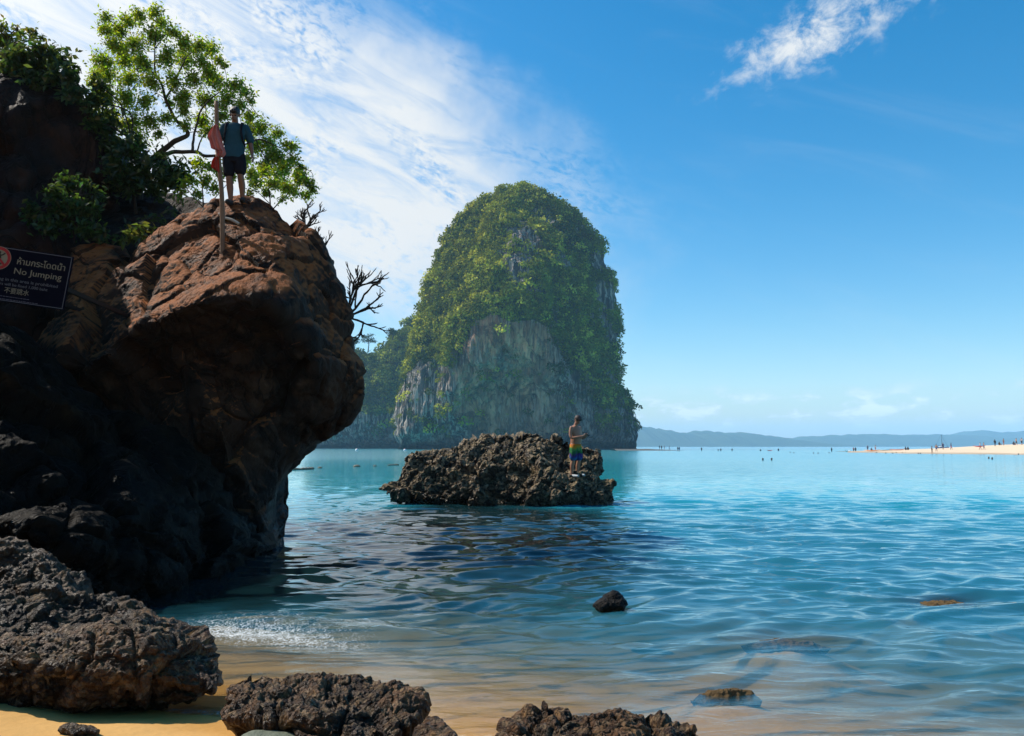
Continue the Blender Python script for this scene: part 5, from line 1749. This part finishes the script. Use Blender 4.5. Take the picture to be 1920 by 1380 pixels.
U0 = 22
text_part('thai_lettering', '\u0e2b\u0e49\u0e32\u0e21\u0e01\u0e23\u0e30\u0e42\u0e14\u0e14\u0e19\u0e49\u0e33', 28 - U0, 116 - U0, 22.5, 12, M_CREAM, 0.004)
text_part('english_lettering', 'No Jumping', 26 - U0, 113 - U0, 3.5, 12, M_CREAM, 0.0)
text_part('notice_lettering', 'Jumping in this area is prohibited', -22 - U0, 109 - U0, -12, 6, M_GREYP)
text_part('fine_lettering', 'Violators will be fined 1,000 baht', -20 - U0, 92 - U0, -21, 5.5, M_GREYP)
text_part('chinese_lettering', '\u4e0d\u8981\u8df3\u6c34', 15 - U0, 60 - U0, -34.5, 9, M_CREAM)
b = Build()
for zr in (-42, -47.5):
    x = -14.0
    while x < (62 if zr == -42 else 80):
        L = rng.uniform(2, 6)
        box(b, (x - U0) * sc_, (x + L - U0) * sc_, -0.0142, -0.0125, (zr - 0.5) * sc_, (zr + 0.5) * sc_)
        x += L + 1.2
fp = link('small_print', np_mesh('small_print', *b.out(), smooth=False), simple_mat('dim_print', (0.10, 0.09, 0.12), 0.7, 0.2), sign)
fp['kind'] = 'stuff'

# ------------------------------------------------------------------ floats, driftwood and buoys between the rocks
M_DRIFT = simple_mat('wet_driftwood', (0.16, 0.12, 0.075), 0.7, 0.4, 0.4, 4, 0.5)


def floater(name, pts, r, label, cat, mat):
    P = np.array([ground(u, v, 0.02) for u, v in pts])
    P = spline(P, 6) if len(P) > 1 else P
    rr = r * (0.75 + 0.5 * rng.random(len(P)))
    rr[0] *= 0.5
    rr[-1] *= 0.5
    V, F = tube(P, rr, 8)
    tag(mesh_at(name, V, F, mat, P.mean(0)), label, cat)


floater('driftwood', [(545, 881), (562, 880.6), (576, 880), (588, 879.4)], 0.13, 'long pale driftwood log floating right of the boulder foot', 'driftwood', M_DRIFT)
floater('driftwood', [(727, 872.6), (736, 872.2), (748, 872)], 0.09, 'thin floating stick reaching out left of the sea rock', 'driftwood', M_DRIFT)
for u, v, r, lab in ((600, 878, 0.16, 'small dark float just right of the long driftwood log'), (669, 875.5, 0.26, 'largest low float half way between the driftwood log and the sea rock'), (703, 874.5, 0.14, 'small round float nearest the thin floating stick')):
    g0 = ground(u, v, 0.0)
    V, F = ellipsoid(g0 + np.array([0, 0, 0.02]), (r * 1.15, r * 0.6, r * 0.6))
    tag(mesh_at('float', V, F, M_DRIFT, g0), lab, 'float')
M_WHITE = simple_mat('white_float_plastic', (0.75, 0.72, 0.72), 0.4, 0.5, 0.1)
M_REDP = simple_mat('red_float_plastic', (0.55, 0.05, 0.04), 0.4, 0.5, 0.1)
for u, v, r, mt, lab in ((669, 837.9, 0.55, M_WHITE, 'far white buoy at the foot of the wooded headland'), (759, 845.5, 0.5, M_WHITE, 'white buoy above the left end of the sea rock'), (585, 842.5, 0.5, M_REDP, 'red buoy at the edge of the boulder')):
    D = min(ground(u, v)[1], 300)
    g0 = at(u, v, D)
    g0[2] = 0
    V, F = ellipsoid(g0 + np.array([0, 0, r * 0.45]), (r, r, r))
    bo = empty('buoy', tuple(g0))
    tag(bo, lab, 'buoy')
    mesh_at('float_ball', V, F, mt, g0, bo)
    b = Build()
    b.add(*tube(np.array([g0 + [0, 0, r * 1.3], g0 + [0, 0, r * 1.6], g0 + [0, 0, r * 1.8]]), [r * 0.22, r * 0.2, r * 0.12], 8))
    mesh_at('cap', *b.out(), M_REDP if mt is M_WHITE else M_WHITE, g0, bo)

# ------------------------------------------------------------------ bathers: a few bodies, then copies
def small_body(kind):
    b = Build()
    if kind == 'swim':
        b.add(*ellipsoid((0, 0, 0.14), (0.10, 0.12, 0.14)))
        limb(b, [(-0.19, 0.02, -0.08), (0, 0.02, -0.03), (0.19, 0.02, -0.08)], [0.07, 0.08, 0.07], 8, 3)
    else:
        if kind == 'sit':
            hipz = 0.13
            for s_ in (-1, 1):
                limb(b, [(s_ * 0.1, 0, hipz), (s_ * 0.14, -0.38, 0.40), (s_ * 0.13, -0.62, 0.06)], [0.085, 0.06, 0.045], 8, 3)
        else:
            hipz = 0.88
            st = {'stand': 0.07, 'walk': 0.07, 'wade': 0.1}[kind]
            for s_ in (-1, 1):
                dy = s_ * (0.22 if kind == 'walk' else 0.02)
                limb(b, [(s_ * 0.09, 0, hipz), (s_ * (st + .02), dy * 0.5 - 0.03, 0.47), (s_ * (st + .04), dy, 0.03)], [0.095, 0.065, 0.05], 8, 3)
        b.add(*rings([(0, 0, hipz - 0.08, 0.14, 0.10), (0, 0, hipz + 0.05, 0.17, 0.12), (0, 0, hipz + 0.25, 0.16, 0.11), (0, 0, hipz + 0.46, 0.21, 0.12), (0, 0, hipz + 0.56, 0.10, 0.08)], 12))
        for s_ in (-1, 1):
            if kind == 'wade':
                pts = [(s_ * 0.21, 0, hipz + 0.48), (s_ * 0.36, -0.08, hipz + 0.30), (s_ * 0.40, -0.22, hipz + 0.22)]
            else:
                pts = [(s_ * 0.21, 0, hipz + 0.48), (s_ * 0.27, 0.03, hipz + 0.22), (s_ * 0.26, -0.08, hipz - 0.02)]
            limb(b, pts, [0.06, 0.045, 0.04], 8, 3)
        b.add(*ellipsoid((0, -0.02, hipz + 0.71), (0.095, 0.11, 0.13)))
        limb(b, [(0, 0, hipz + 0.54), (0, -0.01, hipz + 0.64)], [0.06, 0.06], 8, 2)
    return remesh(*b.out(), 0.035, 1)


MCOL = {'skin': simple_mat('bather_skin', (0.33, 0.18, 0.11), 0.6), 'dark': simple_mat('dark_clothes', (0.02, 0.02, 0.03), 0.8), 'red': simple_mat('red_clothes', (0.40, 0.05, 0.05), 0.8), 'white': simple_mat('white_clothes', (0.62, 0.6, 0.6), 0.8),
        'blue': simple_mat('blue_clothes', (0.03, 0.07, 0.20), 0.8), 'brown': simple_mat('brown_skin', (0.10, 0.055, 0.04), 0.6)}
BODY = {kk: small_body(kk) for kk in ('stand', 'walk', 'wade', 'sit', 'swim')}
_cache = {}


def body_mesh(kind, top_, low_):
    key = (kind, top_, low_)
    if key not in _cache:
        me = BODY[kind].copy()
        me.materials.clear()
        for mm in (MCOL['brown' if top_ == 'dark' else 'skin'], MCOL[top_], MCOL[low_], M_HAIR):
            me.materials.append(mm)
        zs_ = [p.center.z for p in me.polygons]
        H = max(zs_)
        for p in me.polygons:
            z, x = p.center.z, abs(p.center.x)
            if kind == 'swim':
                p.material_index = 3 if z > 0.17 or p.center.y > 0.04 else 0
            elif kind == 'sit':
                p.material_index = 3 if z > H - 0.11 else (1 if 0.28 < z < 0.72 and x < 0.22 and p.center.y > -0.2 else (2 if z < 0.28 and p.center.y > -0.25 else 0))
            else:
                p.material_index = 3 if z > H - 0.12 else (1 if 0.98 < z < 1.42 and x < 0.23 else (2 if 0.55 < z <= 0.98 and x < 0.23 else 0))
        _cache[key] = me
    return _cache[key]


def bather(u, vfoot, D, kind, top_, low_, label, rz=0.0, ground_z=None, group='bathers and walkers along the far sand'):
    p = at(u, vfoot, D)
    if ground_z is not None:
        p[2] = ground_z
    o = link('person', body_mesh(kind, top_, low_), None, None, tuple(p))
    o.rotation_euler = (0, 0, R(rz))
    tag(o, label, 'person', group)
    return o


def on_spit(u, v, kind, top_, low_, label, rz=0.0):
    h = hit(SP_BVH, u, v)
    if h is None:
        h = at(u, v, 215)
    o = link('person', body_mesh(kind, top_, low_), None, None, tuple(h - np.array([0, 0, 0.03])))
    o.rotation_euler = (0, 0, R(rz))
    tag(o, label, 'person', 'bathers and walkers along the far sand')
    return h


BAR = ((1236.5, 'walk', 'dark', 'dark', 'dark figure nearest the island on the dark sand bar', 30), (1240.5, 'stand', 'dark', 'dark', 'second dark figure from the island on the dark sand bar', 10),
       (1245.5, 'stand', 'blue', 'dark', 'thin dark figure third from the island on the dark sand bar', 60), (1255, 'walk', 'dark', 'blue', 'lone walker near the tip of the dark sand bar', 80))
for u, kd, a, c_, lab, rz in BAR:
    bather(u, 842, 334, kd, a, c_, lab, rz, 0.5 * np.clip((1275 - u) / 60, 0.05, 1) + 0.03)
WADE = ((1270.8, -0.15, 'stand', 'dark', 'dark', 'left one of two bathers standing close together past the sand bar tip', 20), (1273.6, -0.15, 'stand', 'dark', 'blue', 'right one of two bathers standing close together past the sand bar tip', 200),
        (1315.5, -0.35, 'stand', 'dark', 'dark', 'lone dark bather standing between the close pair and the splashing pair', 10), (1346.5, -0.95, 'wade', 'dark', 'dark', 'low bather splashing beside one with spread arms', 40),
        (1351.5, -0.70, 'wade', 'dark', 'dark', 'bather with arms spread out in the splashing pair', -20), (1372.5, -0.75, 'wade', 'dark', 'dark', 'bather waist deep right of the splashing pair', 10),
        (1426, -1.0, 'stand', 'dark', 'dark', 'bather deep in the water left of the far red kayak', 0), (1459.5, -0.75, 'stand', 'dark', 'blue', 'bather waist deep right of the far red kayak', 0),
        (1559.3, -0.4, 'stand', 'dark', 'dark', 'dark bather standing knee deep between swimmers and the orange kayak', 20), (1600.3, -0.3, 'stand', 'red', 'dark', 'left one of a wading couple left of the orange kayak', 30),
        (1604, -0.3, 'stand', 'dark', 'dark', 'right one of a wading couple left of the orange kayak', -30))
for u, z0, kd, a, c_, lab, rz in WADE:
    bather(u, 842, 305 if u < 1500 else 262, kd, a, c_, lab, rz, z0)
SWIM = ((1336.8, 330, 'head of a swimmer left of the splashing pair'), (1430, 100, 'left of two dark heads swimming side by side in open water'), (1446.5, 100, 'right of two dark heads swimming side by side in open water'),
        (1481.7, 215, 'pale distant swimmer head right of the waist deep bather'), (1488.6, 205, 'second distant head close to a pale swimmer head'), (1525.5, 190, 'left head of the pair swimming left of the dark standing bather'),
        (1533.9, 188, 'right head of the pair swimming left of the dark standing bather'), (1554.5, 200, 'swimmer head right at the legs of the dark standing bather'), (1643.9, 205, 'swimmer head just below the orange kayak'),
        (1661, 190, 'lone swimmer head between the two beached kayaks'), (1674, 190, 'swimmer head below the left tip of the dark orange kayak'), (1680.5, 200, 'left head of two bathers splashing below the dark orange kayak'),
        (1686.5, 212, 'right head of two bathers splashing below the dark orange kayak'), (1692, 195, 'swimmer head right of the two splashing below the dark orange kayak'), (1697.7, 195, 'swimmer head at the right tip of the dark orange kayak'),
        (1721.8, 182, 'left head of two in the shallows at the edge of the sand spit'), (1725.8, 182, 'right head of two in the shallows at the edge of the sand spit'), (1755, 190, 'head of a bather lying in the shallows by two walkers'),
        (1870.7, 178, 'pale head in the shallows under the crest of the sand spit'), (1909.7, 165, 'bather head farthest along the wet edge of the sand spit'), (1853.5, 112, 'left of two dark heads swimming before the sand spit'), (1859.8, 106, 'right of two dark heads swimming before the sand spit'))
for u, D, lab in SWIM:
    bather(u, 850, D, 'swim', 'dark', 'dark', lab, rng.uniform(-60, 60), 0.0)
for u, v, kd, a, c_, lab, rz in ((1627, 845.2, 'stand', 'blue', 'dark', 'left one of three people standing at the orange kayak', 0), (1634, 845.0, 'sit', 'dark', 'dark', 'middle one of three people at the orange kayak', 20), (1641.6, 845.2, 'stand', 'white', 'red', 'right one of three people at the orange kayak in white top', 40),
                                  (1698, 843.8, 'sit', 'dark', 'dark', 'person sitting on the far end of the dark orange kayak', 30), (1702.5, 843.6, 'sit', 'dark', 'dark', 'dark person sitting just right of the dark orange kayak', -20),
                                  (1747.6, 850.4, 'walk', 'skin', 'dark', 'bather in dark shorts walking at the wet edge of the sand spit', 40), (1756, 846.5, 'walk', 'skin', 'blue', 'bather walking on the spit behind the one at the wet edge', -40),
                                  (1768.4, 842.8, 'stand', 'blue', 'dark', 'person in blue standing below the sailing boat mast', 0), (1783.6, 843.2, 'walk', 'dark', 'red', 'dark topped walker right of the sailing boat mast', 60),
                                  (1838, 843.0, 'walk', 'white', 'red', 'front carrier of the red kayak in a pale top', 60), (1845, 843.0, 'walk', 'skin', 'blue', 'rear carrier of the red kayak', 60),
                                  (1865.8, 836.6, 'stand', 'dark', 'dark', 'dark figure standing on the crest right of the red kayak', 0), (1874, 834.8, 'sit', 'dark', 'dark', 'dark figure sitting on the crest of the sand spit', 10), (1882, 835.0, 'stand', 'skin', 'red', 'bather in red shorts standing on the crest of the sand spit', 30),
                                  (1901, 834.4, 'sit', 'dark', 'blue', 'sitting figure on the crest left of a pair at the spit end', 0), (1905.8, 834.6, 'walk', 'skin', 'dark', 'walking figure on the crest left of the one in white', 80), (1916, 834.2, 'stand', 'white', 'dark', 'standing figure in white top at the far end of the crest', 0)):
    on_spit(u, v, kd, a, c_, lab, rz)


def kayak(name, a, c_, mat, label, w=0.42, h=0.34, seat=True):
    a, c_ = np.asarray(a, float), np.asarray(c_, float)
    d = c_ - a
    L = np.linalg.norm(d)
    d /= L
    sd = np.array([-d[1], d[0], 0])
    up = np.array([0, 0, 1.0])
    V, n, mr = [], 17, 12
    for i in range(n):
        t = i / (n - 1)
        f = math.sin(math.pi * min(max(t, 0.03), 0.97)) ** 0.55
        c0 = a + d * L * t + up * (0.20 * (2 * t - 1) ** 2 * h / 0.34 + h * 0.35)
        for j in range(mr):
            q = 2 * math.pi * j / mr
            V.append(c0 + sd * math.cos(q) * w * f + up * math.sin(q) * (h * 0.5 if math.sin(q) < 0 else h * 0.28) * f)
    F = [(i * mr + j, i * mr + (j + 1) % mr, (i + 1) * mr + (j + 1) % mr, (i + 1) * mr + j) for i in range(n - 1) for j in range(mr)]
    root = empty(name, tuple((a + c_) / 2))
    tag(root, label, 'kayak')
    mesh_at('hull', np.array(V), np.array(F), mat, (a + c_) / 2, root)
    if seat:
        b = Build()
        V2, F2 = ellipsoid((a + c_) / 2 + up * h * 0.58, (0.30, 0.22, 0.06))
        b.add(V2, F2)
        mesh_at('cockpit', *b.out(), MCOL['dark'], (a + c_) / 2, root)
    return root


M_ORANGE = simple_mat('orange_hull', (0.65, 0.20, 0.02), 0.45, 0.5, 0.1)
M_REDH = simple_mat('red_hull', (0.60, 0.03, 0.03), 0.45, 0.5, 0.1)
pa, pc = hit(SP_BVH, 1626, 846), hit(SP_BVH, 1650, 845.6)
if pa is not None and pc is not None:
    kayak('kayak', pa + [-0.8, 0, 0.05], pc + [0, 0, 0.05], M_ORANGE, 'bright orange kayak beached at the tip of the sand spit')
pa, pc = hit(SP_BVH, 1668, 844.6), hit(SP_BVH, 1697, 844.2)
if pa is not None and pc is not None:
    kayak('kayak', pa + [0, 0, 0.05], pc + [0, 0, 0.05], simple_mat('dark_orange_hull', (0.45, 0.13, 0.03), 0.5, 0.4, 0.2), 'darker orange kayak beached further up the sand spit')
pa = hit(SP_BVH, 1838, 843.0)
kayak('kayak', pa + [-1.7, 0, 0.62], pa + [1.3, 0, 0.70], M_REDH, 'red kayak carried across the sand by two people', 0.36, 0.30)
g0 = at(1443, 842, 300); g0[2] = 0.02
kayak('kayak', g0 + [-0.9, 0, 0], g0 + [1.1, 0.4, 0], M_REDH, 'far red kayak afloat among the bathers')
g0 = at(1589.5, 842, 250); g0[2] = 0.0
kayak('dinghy', g0 + [-0.7, 0, 0], g0 + [0.6, 0.3, 0], M_WHITE, 'small white dinghy left of the wading couple', 0.5, 0.5)

# sailing boat behind the spit
D = 420
c0 = at(1765, 842, D); c0[2] = 0
boat = empty('sailing_boat', tuple(c0))
tag(boat, 'small sailing boat with bare mast moored behind the sand spit', 'sailing boat')
V, n, mr = [], 13, 10
for i in range(n):
    t = i / (n - 1)
    f = max(0.06, math.sin(math.pi * (0.18 + 0.82 * t)) ** 0.6)
    for j in range(mr):
        q = math.pi * (j / (mr - 1)) + math.pi
        V.append((-3.5 + 7 * (1 - t), 1.1 * f * math.cos(q), 1.15 + 0.25 * (2 * t - 1) ** 2 + 1.3 * math.sin(q) * f))
V = np.array(V) + c0
F = [(i * mr + j, i * mr + j + 1, (i + 1) * mr + j + 1, (i + 1) * mr + j) for i in range(n - 1) for j in range(mr - 1)] + [(i * mr, (i + 1) * mr, (i + 1) * mr + mr - 1, i * mr + mr - 1) for i in range(n - 1)]
mesh_at('hull', V, np.array(F), MCOL['blue'], c0, boat)
b = Build(); b.add(*tube(np.array([c0 + [0.4, 0, 1.0], c0 + [0.4, 0, 4.5], c0 + [0.35, 0, 7.6]]), [0.10, 0.09, 0.06], 8)); mesh_at('mast', *b.out(), MCOL['dark'], c0, boat)
b = Build(); b.add(*tube(np.array([c0 + [0.4, 0, 1.9], c0 + [-1.4, 0, 1.95], c0 + [-2.8, 0, 2.0]]), [0.07, 0.07, 0.06], 6)); mesh_at('boom', *b.out(), MCOL['dark'], c0, boat)
for q in ((-3.4, 0, 1.4), (3.4, 0, 1.4)):
    b = Build(); b.add(*tube(np.array([c0 + [0.35, 0, 7.5], c0 + np.array([0.35 + (q[0] - 0.35) * 0.5, 0, 4.45]), c0 + np.array(q)]), [0.03] * 3, 4)); mesh_at('stay', *b.out(), MCOL['dark'], c0, boat)
b = Build(); b.add(*rings([(0, 0, 1.1, 1.2, 0.7), (0, 0, 1.5, 1.1, 0.65), (0.1, 0, 1.75, 0.8, 0.5)], 12)); V, F = b.out(); mesh_at('cabin', V + c0, F, M_WHITE, c0, boat)
